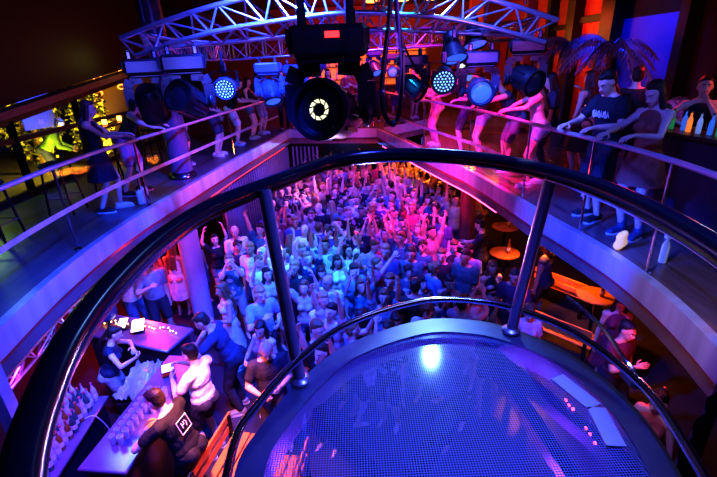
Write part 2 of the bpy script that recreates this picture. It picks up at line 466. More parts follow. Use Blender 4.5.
SKINS = [(.62, .40, .30), (.68, .46, .35), (.55, .34, .25), (.72, .50, .40), (.45, .27, .19)]
PARTNAME = {'hair': 'hair', 'shoeL': 'shoe', 'shoeR': 'shoe'}
TOPN = {'tee': 't_shirt', 'long': 'long_sleeved_shirt', 'polo': 'polo_shirt', 'vest': 'vest', 'tank': 'tank_top', 'dress': 'dress'}
BOTN = {'shorts': 'shorts', 'hot': 'hot_pants', 'trousers': 'trousers', 'skirt': 'skirt'}
def spawn(p, label=None, loc=(0, 0, 0), rotz=0, group=None, cols=None, h=1.72, voxel=.016, hair=(.03, .02, .015), skin=None):
    r = human(p, voxel); cols = cols or {}; s = h / 1.72
    body = r['body'].build('person', BODY_MATS, None, 60)
    body.location = loc; body.rotation_euler = (0, 0, rotz); body.scale = (s, s, s)
    body.color = (*(skin or SKINS[1]), 1)
    if label: tag(body, label, 'person', group)
    parts = []
    for key, mats in (('hair', M_HAIR), ('top', M_CLOTH), ('bot', M_CLOTH), ('shoeL', [M_SHOE, M_SOLE]), ('shoeR', [M_SHOE, M_SOLE])):
        if key not in r: continue
        nm = PARTNAME.get(key) or (TOPN[p.get('top', 'tee')] if key == 'top' else BOTN[p.get('bot', 'shorts')])
        if key == 'hair' and p.get('hair') in ('cap', 'hat'): nm = p['hair']
        o = r[key].build(nm, mats, body, 60)
        o.color = (*(cols.get(key) or {'hair': hair, 'top': (.1, .1, .1), 'bot': (.08, .08, .1), 'shoeL': (.6, .6, .6), 'shoeR': (.6, .6, .6)}[key]), 1)
        if key in ('shoeL', 'shoeR') and cols.get('shoe'): o.color = (*cols['shoe'], 1)
        parts.append((key, o))
    return body, parts, r
# ------------------------------------------------------------------ room shell
M_DARK = mat('dark_paint', (.004, .004, .005), .6, noise=.3, scale=4)
M_CEIL = mat('ceiling_paint', (.05, .018, .016), .7, noise=.3, scale=2)
M_REDWALL = mat('red_wall_paint', (.42, .07, .04), .55, noise=.25, scale=2.5)
M_BLUEWALL = mat('pale_wall_paint', (.04, .10, .5), .5, noise=.15, scale=2)
M_WOOD = mat('dark_wood', (.10, .045, .025), .35, noise=.5, scale=5, stretch=(1, 8, 1))
M_WARMWOOD = mat('warm_wood', (.34, .17, .07), .45, noise=.4, scale=4, stretch=(8, 8, 1))
M_ALU = mat('aluminium_reflection_bars', (.5, .5, .55), .34, .5, noise=.55, scale=2.2, stretch=(.4, 2.2, .05))  # noise bars in the colour imitate reflections across the fascia band
M_STEEL = mat('polished_steel', (.55, .55, .6), .16, 1.0, noise=.08, scale=20)
M_DSTEEL = mat('dark_steel', (.10, .10, .13), .22, .9, noise=.15, scale=10)
M_RAILD = mat('rail_lacquer', (.025, .027, .05), .2, .55, noise=.1, scale=10, spec=.8)
M_FRAME = mat('black_frame', (.015, .013, .012), .45, noise=.2)
M_GLASS = glass('clear_glass', (.93, .95, 1), .08)
M_DGLASS = glass('window_glass', (.75, .8, .85), .16)
M_LOWFLOOR = mat('dance_floor_vinyl', (.05, .045, .06), .35, noise=.4, scale=3)
M_MAROON = mat('maroon_soffit', (.30, .05, .07), .45, noise=.2, scale=6)

def planks(name, base, cw=.14, rough=.25):
    m = mat(name, base, rough, noise=.45, scale=3, stretch=(6, .6, 1))
    nt = m.node_tree; b = nt.nodes['Principled BSDF']; tc = nt.nodes['Texture Coordinate']
    sx = nt.nodes.new('ShaderNodeSeparateXYZ'); nt.links.new(tc.outputs['Object'], sx.inputs[0])
    d = nt.nodes.new('ShaderNodeMath'); d.operation = 'DIVIDE'; d.inputs[1].default_value = cw; nt.links.new(sx.outputs['X'], d.inputs[0])
    f = nt.nodes.new('ShaderNodeMath'); f.operation = 'FRACT'; nt.links.new(d.outputs[0], f.inputs[0])
    g = nt.nodes.new('ShaderNodeMath'); g.operation = 'GREATER_THAN'; g.inputs[1].default_value = .06; nt.links.new(f.outputs[0], g.inputs[0])
    bp = nt.nodes.new('ShaderNodeBump'); bp.inputs['Strength'].default_value = .6; nt.links.new(g.outputs[0], bp.inputs['Height']); nt.links.new(bp.outputs['Normal'], b.inputs['Normal'])
    return m
M_DECK = planks('balcony_planks', (.17, .11, .10))
M_TILE = planks('balcony_tiles', (.10, .09, .10), .6, .38)

XL, XR, YB, CEILZ = -5.7, 5.6, 17.5, CZ + 1.7
EL = [(-2.6, .6), (-2.9, 2.0), (-3.08, 3.1), (-3.2, 4.0), (-3.24, 5.0), (-3.18, 6.0), (-2.98, 7.4), (-2.62, 9.9), (-2.0, 13.7)]
ER = [(1.9, .6), (2.35, 1.8), (2.54, 2.6), (2.63, 3.3), (2.62, 4.0), (2.53, 4.65), (2.41, 5.35), (2.28, 6.4), (2.08, 7.64), (1.82, 8.6), (1.4, 10.2), (.7, 13.1)]
def edge(path):
    return [V((p.x, p.y, 0)) for p in catmull([(x, y, 0) for x, y in path], 5)]
ELs, ERs = edge(EL), edge(ER)
def xat(path, y):
    for a, b in zip(path, path[1:]):
        if (a.y - y) * (b.y - y) <= 0: return a.x + (b.x - a.x) * (y - a.y) / (b.y - a.y + 1e-9)
    return path[0].x if y < path[0].y else path[-1].x
SLAB = .42

struct(MB().box((0, 8.6, -.05), (13, 19, .1)).build('floor', M_LOWFLOOR))
struct(MB().box((0, 8.2, CEILZ + .05), (XR - XL + .6, 19.6, .1)).build('ceiling', M_CEIL))
struct(MB().box((0, YB + .1, CEILZ / 2), (XR - XL + .4, .2, CEILZ)).build('wall_back', mat('back_wall_paint', (.22, .06, .05), .6, noise=.3, scale=2)))
struct(MB().box((0, -1.55, CEILZ / 2), (XR - XL + .4, .1, CEILZ)).build('wall_front', M_DARK))
# lower side walls
struct(MB().box((XL - .1, 8, (B - SLAB) / 2), (.2, 19, B - SLAB)).build('wall_lower_left', mat('oxblood_wall', (.12, .02, .03), .6)))
struct(MB().box((XR + .1, 8, (B - SLAB) / 2), (.2, 19, B - SLAB)).build('wall_lower_right', mat('brown_wall', (.10, .05, .03), .6)))
# balcony slabs
def slab(poly, m, name='balcony_floor'):
    return struct(MB().prism(poly, B - SLAB, B).build(name, m))
pl = [(p.x - .02, p.y) for p in ELs]
slab(pl + [(XL - .2, 13.7), (XL - .2, .6)], M_TILE)
pr = [(p.x + .02, p.y) for p in ERs]
slab(list(reversed(pr)) + [(XR + .2, .6), (XR + .2, 13.1)], M_DECK)
slab([(XL - .2, 13.7), (-2.0, 13.7), (.7, 13.1), (XR + .2, 13.1), (XR + .2, YB), (XL - .2, YB)], M_DECK)

# fascia of the balcony edge: metal band panels and the maroon lower lip
def fascia(path, side, name_pts=6):
    # side: +1 the void lies at +x of the path
    n = len(path); step = 4
    o = None
    m = MB()
    for a in range(0, n - 1, step):
        seg = path[a:a + step + 1]
        rows = [[], [], [], []]
        for i, p in enumerate(seg):
            q = p.copy()
            rows[0].append((q.x + side * -.06, q.y, B + .025)); rows[1].append((q.x + side * .03, q.y, B + .025))
            rows[2].append((q.x + side * .03, q.y, B - .22)); rows[3].append((q.x - side * .02, q.y, B - .225))
        m.sheet(rows)
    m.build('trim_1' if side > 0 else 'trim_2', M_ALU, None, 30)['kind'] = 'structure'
    k = MB(); rows = [[], [], []]
    for p in path:
        rows[0].append((p.x - side * .0, p.y, B - .22)); rows[1].append((p.x - side * .05, p.y, B - .40)); rows[2].append((p.x - side * .12, p.y, B - SLAB - .02))
    k.sheet(rows); k.build('trim_3' if side > 0 else 'trim_4', M_MAROON, None, 30)['kind'] = 'structure'
fascia(ELs, 1); fascia(ERs, -1)
fm = MB(); fa, fb = V((-2.0, 13.7, 0)), V((.7, 13.1, 0))
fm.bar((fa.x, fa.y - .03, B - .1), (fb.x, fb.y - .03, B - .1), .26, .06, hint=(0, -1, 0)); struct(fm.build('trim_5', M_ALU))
fm = MB(); fm.bar((fa.x, fa.y + .03, B - .32), (fb.x, fb.y + .03, B - .32), .2, .05, hint=(0, -1, 0)); struct(fm.build('trim_6', M_MAROON))

# LED strips tucked under the lips
def strip(path, y0, y1, side, off, z, m, label):
    pts = [V((p.x - side * off, p.y, z)) for p in path if y0 <= p.y <= y1]
    return tag(MB().tube(pts, .014, 6).build('light_strip', m), label, 'light')
M_PINKLED = mat('pink_led', (.8, .1, .3), .5, emit=(1, .06, .22), es=9)
M_ADDED_REDLED = mat('added_red_led', (.8, .1, .1), .5, emit=(1, .05, .04), es=1.2)
strip(ERs, 6.6, 13.0, -1, .03, B - .43, M_PINKLED, 'glowing pink light strip tucked under the balcony edge of bare legs and sneakers')
strip(ELs, 8.2, 13.2, 1, .03, B - .43, M_ADDED_REDLED, 'added red light strip under the balcony edge above the slatted panel wall')  # window-side strip is added for a red glow along the edge

# left facade: slanted head beam, dark wall over it, windows
def facade():
    m = MB(); y0, y1 = 1.0, YB
    hz = lambda y: CZ - .55 + .11 * (y - 7)
    m.sheet([[(XL, y0, hz(y0)), (XL, y1, hz(y1))], [(XL, y0, CEILZ), (XL, y1, CEILZ)]])
    m.sheet([[(XL - .2, y0, hz(y0)), (XL - .2, y1, hz(y1))], [(XL - .2, y0, CEILZ), (XL - .2, y1, CEILZ)]])
    m.sheet([[(XL, y0, hz(y0)), (XL, y1, hz(y1))], [(XL - .2, y0, hz(y0)), (XL - .2, y1, hz(y1))]])
    struct(m.build('wall_left', M_DARK, None, 30))
    m = MB(); m.bar((XL + .03, y0, hz(y0) - .1), (XL + .03, y1, hz(y1) - .1), .12, .26, hint=(1, 0, 0))
    struct(m.build('trim_7', mat('brown_head_beam', (.22, .10, .06), .5, noise=.3)))
    ys = [1.2, 4.6, 7.4, 9.3, 11.6, 14.2, 17.2]
    for i, (a, b) in enumerate(zip(ys, ys[1:])):
        w = MB(); z1a, z1b = hz(a) - .24, hz(b) - .24
        pane = [[(XL - .02, a, B + .02), (XL - .02, b, B + .02)], [(XL - .02, a, z1a), (XL - .02, b, z1b)]]
        g = MB().sheet(pane).build('window_%d' % (i + 1), M_DGLASS); struct(g)
        w.bar((XL, a, B), (XL, a, z1a), .09, .09); w.bar((XL, b, B), (XL, b, z1b), .09, .09)
        w.bar((XL, a, B + .05), (XL, b, B + .05), .08, .1); w.bar((XL, a, B + .95), (XL, b, B + .95), .07, .08); w.bar((XL, a, z1a), (XL, b, z1b), .08, .08)
        fo = w.build('window_frame', M_FRAME, g, 30)
facade()
# right wall with its coloured bays
def wr(name, y0, y1, z0, z1, m, x=XR):
    return struct(MB().box((x + .1, (y0 + y1) / 2, (z0 + z1) / 2), (.2, y1 - y0, z1 - z0)).build(name, m))
wr('wall_right', -1.5, 7.7, B, CEILZ, M_WOOD)
wr('wall_right_blue', 7.7, 9.7, B, CZ + .5, M_BLUEWALL)
wr('wall_right_red', 9.7, 14.2, B, CEILZ, M_REDWALL)
wr('wall_right_far', 14.2, YB, B, CEILZ, M_REDWALL)
wr('wall_right_top', 7.7, 9.7, CZ + .5, CEILZ, M_DARK)
for y, w_ in ((7.65, .22), (9.95, .5), (11.6, .4), (12.9, .22)):
    struct(MB().box((XR - .12, y, (B + CEILZ) / 2), (.24, w_, CEILZ - B)).build('pillar', M_FRAME))
# dark header beams across the red bay
struct(MB().box((XR - .06, 10.8, CZ + .6), (.12, 1.4, .14)).build('beam', M_FRAME))
struct(MB().box((XR - .06, 12.2, CZ + .5), (.12, 1.2, .12)).build('beam', M_FRAME))
# mullions of the dark wooden wall beside the bar
for y in (3.4, 4.1, 4.8, 5.5, 6.2, 6.9):
    struct(MB().box((XR - .03, y, B + 1.3), (.06, .09, 2.6)).build('wall_right_post', M_FRAME))
# arched wooden door bays behind the far right guests
for i, y in enumerate((13.3, 14.6, 15.9)):
    m = MB(); x = XR - .03
    n = 12; arc = [(y + .5 * cos(pi * k / n), CZ - .1 + .5 * sin(pi * k / n)) for k in range(n + 1)]
    poly = [(y + .5, B)] + arc + [(y - .5, B)]
    vs = [(x, a, b) for a, b in poly] + [(x - .04, a, b) for a, b in poly]; L = len(poly)
    m.add(vs, [tuple(range(L)), tuple(range(L, 2 * L))] + [(k, (k + 1) % L, L + (k + 1) % L, L + k) for k in range(L)])
    o = m.build('door_%d' % (i + 1), M_WARMWOOD); struct(o)
    fr = MB(); fr.tube([(x - .05, a, b) for a, b in poly], .045, 8); fr.build('door_frame', M_FRAME, o)
    MB().ell((x - .08, y + .35, B + 1.0), .035).build('door_handle', M_STEEL, o)
# slatted panel wall under the left balcony's far end and a metal-clad pier
sl = MB(); pa, pb = V((-2.86, 8.9, 0)), V((-2.12, 13.6, 0)); d = (pb - pa).normalized()
sl.box(((pa.x + pb.x) / 2 - .07, (pa.y + pb.y) / 2, 1.2), ((pb - pa).length, .04, 2.4), (d, V((-d.y, d.x, 0)), V((0, 0, 1))))
struct(sl.build('wall_slatted', M_DARK))
sl = MB()
for i in range(33):
    p = pa.lerp(pb, i / 32); sl.box((p.x, p.y, 1.2), (.05, .055, 2.4))
struct(sl.build('trim_8', mat('slat_metal', (.34, .28, .34), .35, .6, noise=.2)))
sl2 = MB()
for i in range(7):
    sl2.box((-1.95 + .13 * i, 13.62 - .03 * i, 1.2), (.05, .055, 2.4))
struct(sl2.build('trim_9', MATS['slat_metal']))
struct(MB().box((0, 16.4, 1.23), (7.5, .15, 2.46)).build('wall_stage', M_DARK))
# ------------------------------------------------------------------ pillars on the floor and the balcony
def column(x, y, z0, z1, r, m, base=True):
    o = MB().lathe([(r, 0), (r, z1 - z0)], (x, y, z0), n=24).build('pillar', m); struct(o)
    if base: MB().lathe([(r + .06, 0), (r + .06, .05), (r + .02, .10), (r, .12)], (x, y, z0), n=24).build('pillar_base', M_DSTEEL, o)
    return o
M_COL = mat('pillar_paint', (.42, .36, .5), .4, noise=.1)
column(-3.12, 7.3, 0, B - SLAB, .19, M_COL)
column(-3.34, 8.2, B, CEILZ, .20, mat('upper_pillar_paint', (.10, .09, .14), .3))
column(2.45, 9.0, 0, B - SLAB, .17, mat('brown_pillar', (.16, .06, .05), .4))
column(3.6, 13.6, B, CEILZ, .2, mat('red_pillar', (.40, .07, .04), .45), True)
column(4.4, 11.6, B, CEILZ, .14, mat('warm_pillar', (.36, .20, .10), .45), True)

# ------------------------------------------------------------------ glass balustrades
def balustrade(path, y0, y1, side, off, h, label, mid=.5, pstep=8):
    P = [V((p.x - side * off, p.y, B)) for p in path if y0 <= p.y <= y1]
    t = thing('glass_balustrade', label, 'railing', P[0]); inv = -V(P[0])
    rel = [p + inv for p in P]
    up = lambda z: [p + V((0, 0, z)) for p in rel]
    MB().tube(up(h), .026, 10).build('handrail', mat('satin_rail', (.6, .6, .66), .4, .6, noise=.1), t)
    k = MB()
    rows = [[p + V((side * .03, 0, mid + .03)) for p in rel], [p + V((side * .03, 0, mid - .03)) for p in rel]]
    k.sheet(rows).build('reflection_strip', mat('satin_strip', (.4, .4, .46), .45, .5, noise=.5, scale=2.5, stretch=(1, 3, 1)), t)  # strip stands in for the opposite fascia's reflection in the glass
    g = MB(); g.sheet([[p + V((0, 0, .06)) for p in rel], [p + V((0, 0, h - .05)) for p in rel]]); g.build('glass_panel', M_GLASS, t)
    for i in range(0, len(rel), pstep):
        q = MB(); q.cyl(rel[i], rel[i] + V((0, 0, h - .02)), .016, n=8); q.lathe([(.045, 0), (.045, .012), (.02, .02)], rel[i], n=12)
        q.build('post', M_STEEL, t)
    return t
balustrade(ELs, 1.2, 13.5, 1, .15, 1.0, 'long curved glass balustrade with steel handrail on the balcony beside the windows')
balustrade(ERs, 2.4, 13.0, -1, .07, 1.08, 'long curved glass balustrade with steel handrail on the plank balcony by the bar')
t = thing('glass_balustrade', 'short straight balustrade closing the far end of the void under the lights', 'railing', (-1.9, 13.82, B))
MB().tube([(0, 0, 1.0), (2.5, -.55, 1.0)], .026, 10).build('handrail', M_STEEL, t)
MB().sheet([[(0, 0, .06), (2.5, -.55, .06)], [(0, 0, .95), (2.5, -.55, .95)]]).build('glass_panel', M_GLASS, t)
for i in range(4):
    q = MB(); x = 2.5 * i / 3; q.cyl((x, -.55 * i / 3, 0), (x, -.55 * i / 3, .98), .016, n=8); q.build('post', M_STEEL, t)

# ------------------------------------------------------------------ round cage platform near the camera
def perforated():
    m = bpy.data.materials.new('perforated_floor'); m.use_nodes = True; nt = m.node_tree
    b = nt.nodes['Principled BSDF']; out = nt.nodes['Material Output']
    b.inputs['Base Color'].default_value = (.30, .33, .55, 1); b.inputs['Roughness'].default_value = .5; b.inputs['Metallic'].default_value = .25
    tc = nt.nodes.new('ShaderNodeTexCoord'); vo = nt.nodes.new('ShaderNodeTexVoronoi'); vo.inputs['Scale'].default_value = 84; vo.inputs['Randomness'].default_value = 0; vo.voronoi_dimensions = '2D'
    nt.links.new(tc.outputs['Object'], vo.inputs['Vector'])
    lt = nt.nodes.new('ShaderNodeMath'); lt.operation = 'LESS_THAN'; lt.inputs[1].default_value = .37; nt.links.new(vo.outputs['Distance'], lt.inputs[0])
    tr = nt.nodes.new('ShaderNodeBsdfTransparent'); gl = nt.nodes.new('ShaderNodeBsdfGlossy'); gl.inputs['Roughness'].default_value = .10; gl.inputs['Color'].default_value = (.8, .85, 1, 1)
    h = nt.nodes.new('ShaderNodeMixShader'); h.inputs[0].default_value = .10; nt.links.new(tr.outputs[0], h.inputs[1]); nt.links.new(gl.outputs[0], h.inputs[2])
    h2 = nt.nodes.new('ShaderNodeMixShader'); h2.inputs[0].default_value = .10; nt.links.new(b.outputs[0], h2.inputs[1]); nt.links.new(gl.outputs[0], h2.inputs[2])
    x = nt.nodes.new('ShaderNodeMixShader'); nt.links.new(lt.outputs[0], x.inputs[0]); nt.links.new(h2.outputs[0], x.inputs[1]); nt.links.new(h.outputs[0], x.inputs[2])
    nt.links.new(x.outputs[0], out.inputs['Surface'])
    return m
M_PERF = perforated()
M_RIM = mat('platform_rim_metal', (.30, .32, .42), .36, .7, noise=.25, scale=6)
outer = catmull([(-.57, 1.3), (-.51, 1.55), (-.35, 1.87), (-.08, 2.18), (.38, 2.39), (.71, 2.37), (.95, 2.25), (1.18, 1.99), (1.29, 1.64), (1.28, 1.3), (1.12, .75), (.75, .32), (.3, .18), (-.15, .3), (-.48, .8)] and
                [(x, y, 0) for x, y in [(-.57, 1.3), (-.51, 1.55), (-.35, 1.87), (-.08, 2.18), (.38, 2.39), (.71, 2.37), (.95, 2.25), (1.18, 1.99), (1.29, 1.64), (1.28, 1.3), (1.12, .75), (.75, .32), (.3, .18), (-.15, .3), (-.48, .8)]], 5, True)
cen = V((.37, 1.3, 0))
inner = [cen + (p - cen) * .865 for p in outer]
plat = thing('round_cage_platform', 'round perforated steel platform with blue lit rim hanging over the dance floor', 'platform', (cen.x, cen.y, PZ))
O = [p - cen for p in outer]; I = [p - cen for p in inner]; n = len(O)
m = MB(); z = lambda L, h: [(p.x, p.y, h) for p in L] + [(L[0].x, L[0].y, h)]
m.sheet([z(I, -.05), z(I, .012), z(O, .012), z(O, -.12), z(I, -.12), z(I, -.05)]); m.build('rim', M_RIM, plat, 30)
m = MB(); m.add([(p.x, p.y, 0) for p in I], [tuple(range(n))]); m.build('perforated_floor', M_PERF, plat)
for a, b in (((-.62, .42), (.35, -1.0)), ((.36, .90), (.62, -.95)), ((.1, .4), (-.55, -.5)), ((.36, .9), (.9, -.3))):
    MB().bar((a[0], a[1], -.07), (b[0], b[1], -.07), .07, .07).build('beam', M_DSTEEL, plat)
M_TAPE = mat('grey_plate', (.8, .76, .85), .5)
_pl = [atz(557, 377, PZ + .006) - V((cen.x, cen.y, PZ)), atz(596, 408, PZ + .006) - V((cen.x, cen.y, PZ)), atz(617, 448, PZ + .006) - V((cen.x, cen.y, PZ))]
for a, b in zip(_pl, _pl[1:]):
    MB().bar(a, a.lerp(b, .97), .085, .01, hint=(0, 0, 1)).build('floor_plate', M_TAPE, plat)
M_REDDOT = mat('red_indicator', (.8, .1, .1), .4, emit=(1, .08, .12), es=7)
for u, v in ((566, 400), (569, 405), (573, 409), (586, 428), (590, 434), (595, 443)):
    MB().ell(atz(u, v, PZ - .03) - V((cen.x, cen.y, PZ)), .008, None, 10, 6).build('indicator_light', M_REDDOT, plat)
# hangers that carry the platform from the balcony
for a, b in (((-.35, -.75, -.06), (-2.8, -.9, -.2)), ((.9, -.6, -.06), (1.75, -.8, -.2))):
    MB().bar(a, b, .08, .08).build('support_arm', M_DSTEEL, plat)

RAILP = [(-.42, .30), (-.53, .47), (-.60, .62), (-.67, .83), (-.71, 1.09), (-.71, 1.42), (-.64, 1.76), (-.46, 2.10), (-.15, 2.58), (.16, 2.72), (.52, 2.64), (.80, 2.42), (1.0, 2.1), (1.10, 1.67), (1.08, 1.16), (.95, .70), (.70, .35)]
cage = thing('cage_railing', 'black and blue tubular hand railing curving round the hanging platform', 'railing', (cen.x, cen.y, PZ))
rel = [V((x - cen.x, y - cen.y, RZ - PZ)) for x, y in RAILP]
rp = catmull(rel, 6)
MB().tube(rp, .034, 16).build('handrail', M_RAILD, cage)
MB().tube([p + V(((cen.x - EYE.x - p.x) * 0, 0, -.042)) for p in rp], .014, 8).build('rail_highlight', M_STEEL, cage)  # added thin tube imitates the highlight along the rail's underside
MB().tube([p * 1.0 + V((0, 0, .17)) + (p.normalized() * -.02) for p in O], .02, 10, True).build('toe_rail', M_STEEL, cage)
def post(base, top, r=.03, m=M_DSTEEL):
    b, t_ = V(base) - V((cen.x, cen.y, PZ)), V(top) - V((cen.x, cen.y, PZ))
    q = MB(); q.cyl(b, t_, r, n=14); q.lathe([(.055, 0), (.055, .015), (.035, .03)], b, n=14)
    MB; return q.build('post', m, cage)
M_POST = mat('post_steel', (.55, .50, .58), .32, .7, noise=.15, scale=4)
post(atz(300, 381, PZ + .02), atz(264, 190, RZ - .01), .034, M_POST)
post(atz(511, 331, PZ + .02), atz(552, 172, RZ - .01), .032, M_POST)
post((cen.x + .84, cen.y - .5, PZ + .02), (1.0, .85, RZ), .032, M_POST)
# slim bent brace from the toe rail to a clamp on the balcony side
c0 = V((cen.x, cen.y, PZ))
br = [atz(567, 297, PZ + .14), atz(600, 325, PZ + .12), atz(625, 360, PZ + .10), atz(641, 378, PZ + .06)]
MB().tube([p - c0 for p in catmull(br, 5)], .012, 8).build('brace_rod', M_STEEL, cage)
q = atz(632, 378, PZ + .03) - c0
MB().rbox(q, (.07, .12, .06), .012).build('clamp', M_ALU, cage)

# ------------------------------------------------------------------ trusses
M_TRUSS = mat('truss_aluminium', (.50, .50, .55), .3, .9, noise=.15, scale=12)
def truss(name, label, chords, n, r=.026, rb=.012):
    # chords: list of polylines with equal counts
    o = thing(name, label, 'truss', chords[0][0]); inv = -V(chords[0][0])
    ch = [[V(p) + inv for p in c] for c in chords]
    for c in ch: MB().tube(c, r, 10).build('chord', M_TRUSS, o)
    m = MB(); L = len(ch)
    for i in range(len(ch[0]) - 1):
        for k in range(L):
            a, b = ch[k], ch[(k + 1) % L]
            if L == 2 and k: break
            if i % 2: m.cyl(a[i], b[i + 1], rb, n=6)
            else: m.cyl(b[i], a[i + 1], rb, n=6)
            m.cyl(a[i], b[i], rb, n=6)
    m.build('lattice', M_TRUSS, o)
    return o
TY = 5.0
def arch(pts, dy, k):
    P = catmull([V((x * TY / 7, TY + dy, CZ + (z - 5.4) * TY / 7)) for x, z in pts], k)
    return P
low = [(-3.2, 5.55), (-2.04, 5.82), (-.85, 5.95), (-.05, 6.0), (.74, 5.95), (1.66, 5.83), (2.91, 5.49)]
upp = [(-3.39, 5.80), (-2.29, 6.10), (-1.1, 6.30), (-.05, 6.36), (.9, 6.32), (2.05, 6.10), (3.09, 5.79)]
bak = [(-3.25, 5.66), (-2.04, 5.70), (-.85, 5.78), (-.05, 5.8), (.74, 5.78), (1.66, 5.70), (2.95, 5.60)]
truss('ceiling_truss', 'arched triangular aluminium lighting truss nearest the camera with blue highlights', [arch(low, 0, 3), arch(upp, .05, 3), arch(bak, .42, 3)], 18)
def straight(a, b, h, dpt, n):
    a, b = V(a), V(b); c = []
    for off in ((0, 0, 0), (0, 0, h), (0, dpt, h), (0, dpt, 0)):
        c.append([a.lerp(b, i / n) + V(off) for i in range(n + 1)])
    return c
truss('ceiling_truss', 'straight box truss running across behind the arched truss', straight((-2.05, 8.0, CZ + .05), (3.1, 8.0, CZ + .17), .28, .28, 18), 18, .022)
truss('ceiling_truss', 'far box truss over the far balcony guests under orange ring lights', straight((-1.2, 11.5, CZ + .25), (4.2, 11.3, CZ + .25), .28, .28, 18), 18, .022)
truss('ceiling_truss', 'short box truss leading back on the side of the blue dotted lamp', [[p for p in c] for c in straight((-2.35, 5.5, CZ + .06), (-2.1, 8.0, CZ + .05), .26, .26, 9)], 9, .02)
# truss slung under the left balcony
ut = []
for dx, dz in ((0, 0), (-.26, 0), (-.13, -.24)):
    ut.append([V((xat(ELs, y) - .10 + dx, y, B - .50 + dz)) for y in [2.2 + .3 * i for i in range(25)]])
truss('ceiling_truss', 'triangular truss slung beneath the metal edge of the balcony beside the windows', ut, 24, .018, .009)
# suspension rods for the arched truss
for x in (-2.2, 1.9):
    tag(MB().cyl((x, TY + .2, CZ + .45), (x, TY + .2, CEILZ), .012, n=8).build('ceiling_rod', M_DSTEEL), 'thin steel rod hanging the %s end of the arched truss from the ceiling' % ('window' if x < 0 else 'bar'), 'rod')

# black drape hung beside the platform in the near corner and the bare corner post of the balcony edge
dr = MB(); a, b = atz(668, 475, PZ - .2), atz(748, 330, PZ - .2); rw = []
for k in range(6):
    rw.append([a.lerp(b, i / 40) + V((.012 * sin(i * 1.1), .012 * cos(i * 1.1), -.3 * k)) for i in range(41)])
dr.sheet(rw)
tag(dr.build('black_drape', mat('drape_cloth', (.008, .008, .018), .8, bump=.3)), 'black cloth drape hanging at the bar side of the round platform', 'drape')
q = atz(-22, 345, B)
struct(MB().box((q.x, q.y, B / 2 + .02), (.11, .11, B)).build('pillar', mat('blue_grey_post', (.3, .3, .36), .4)))
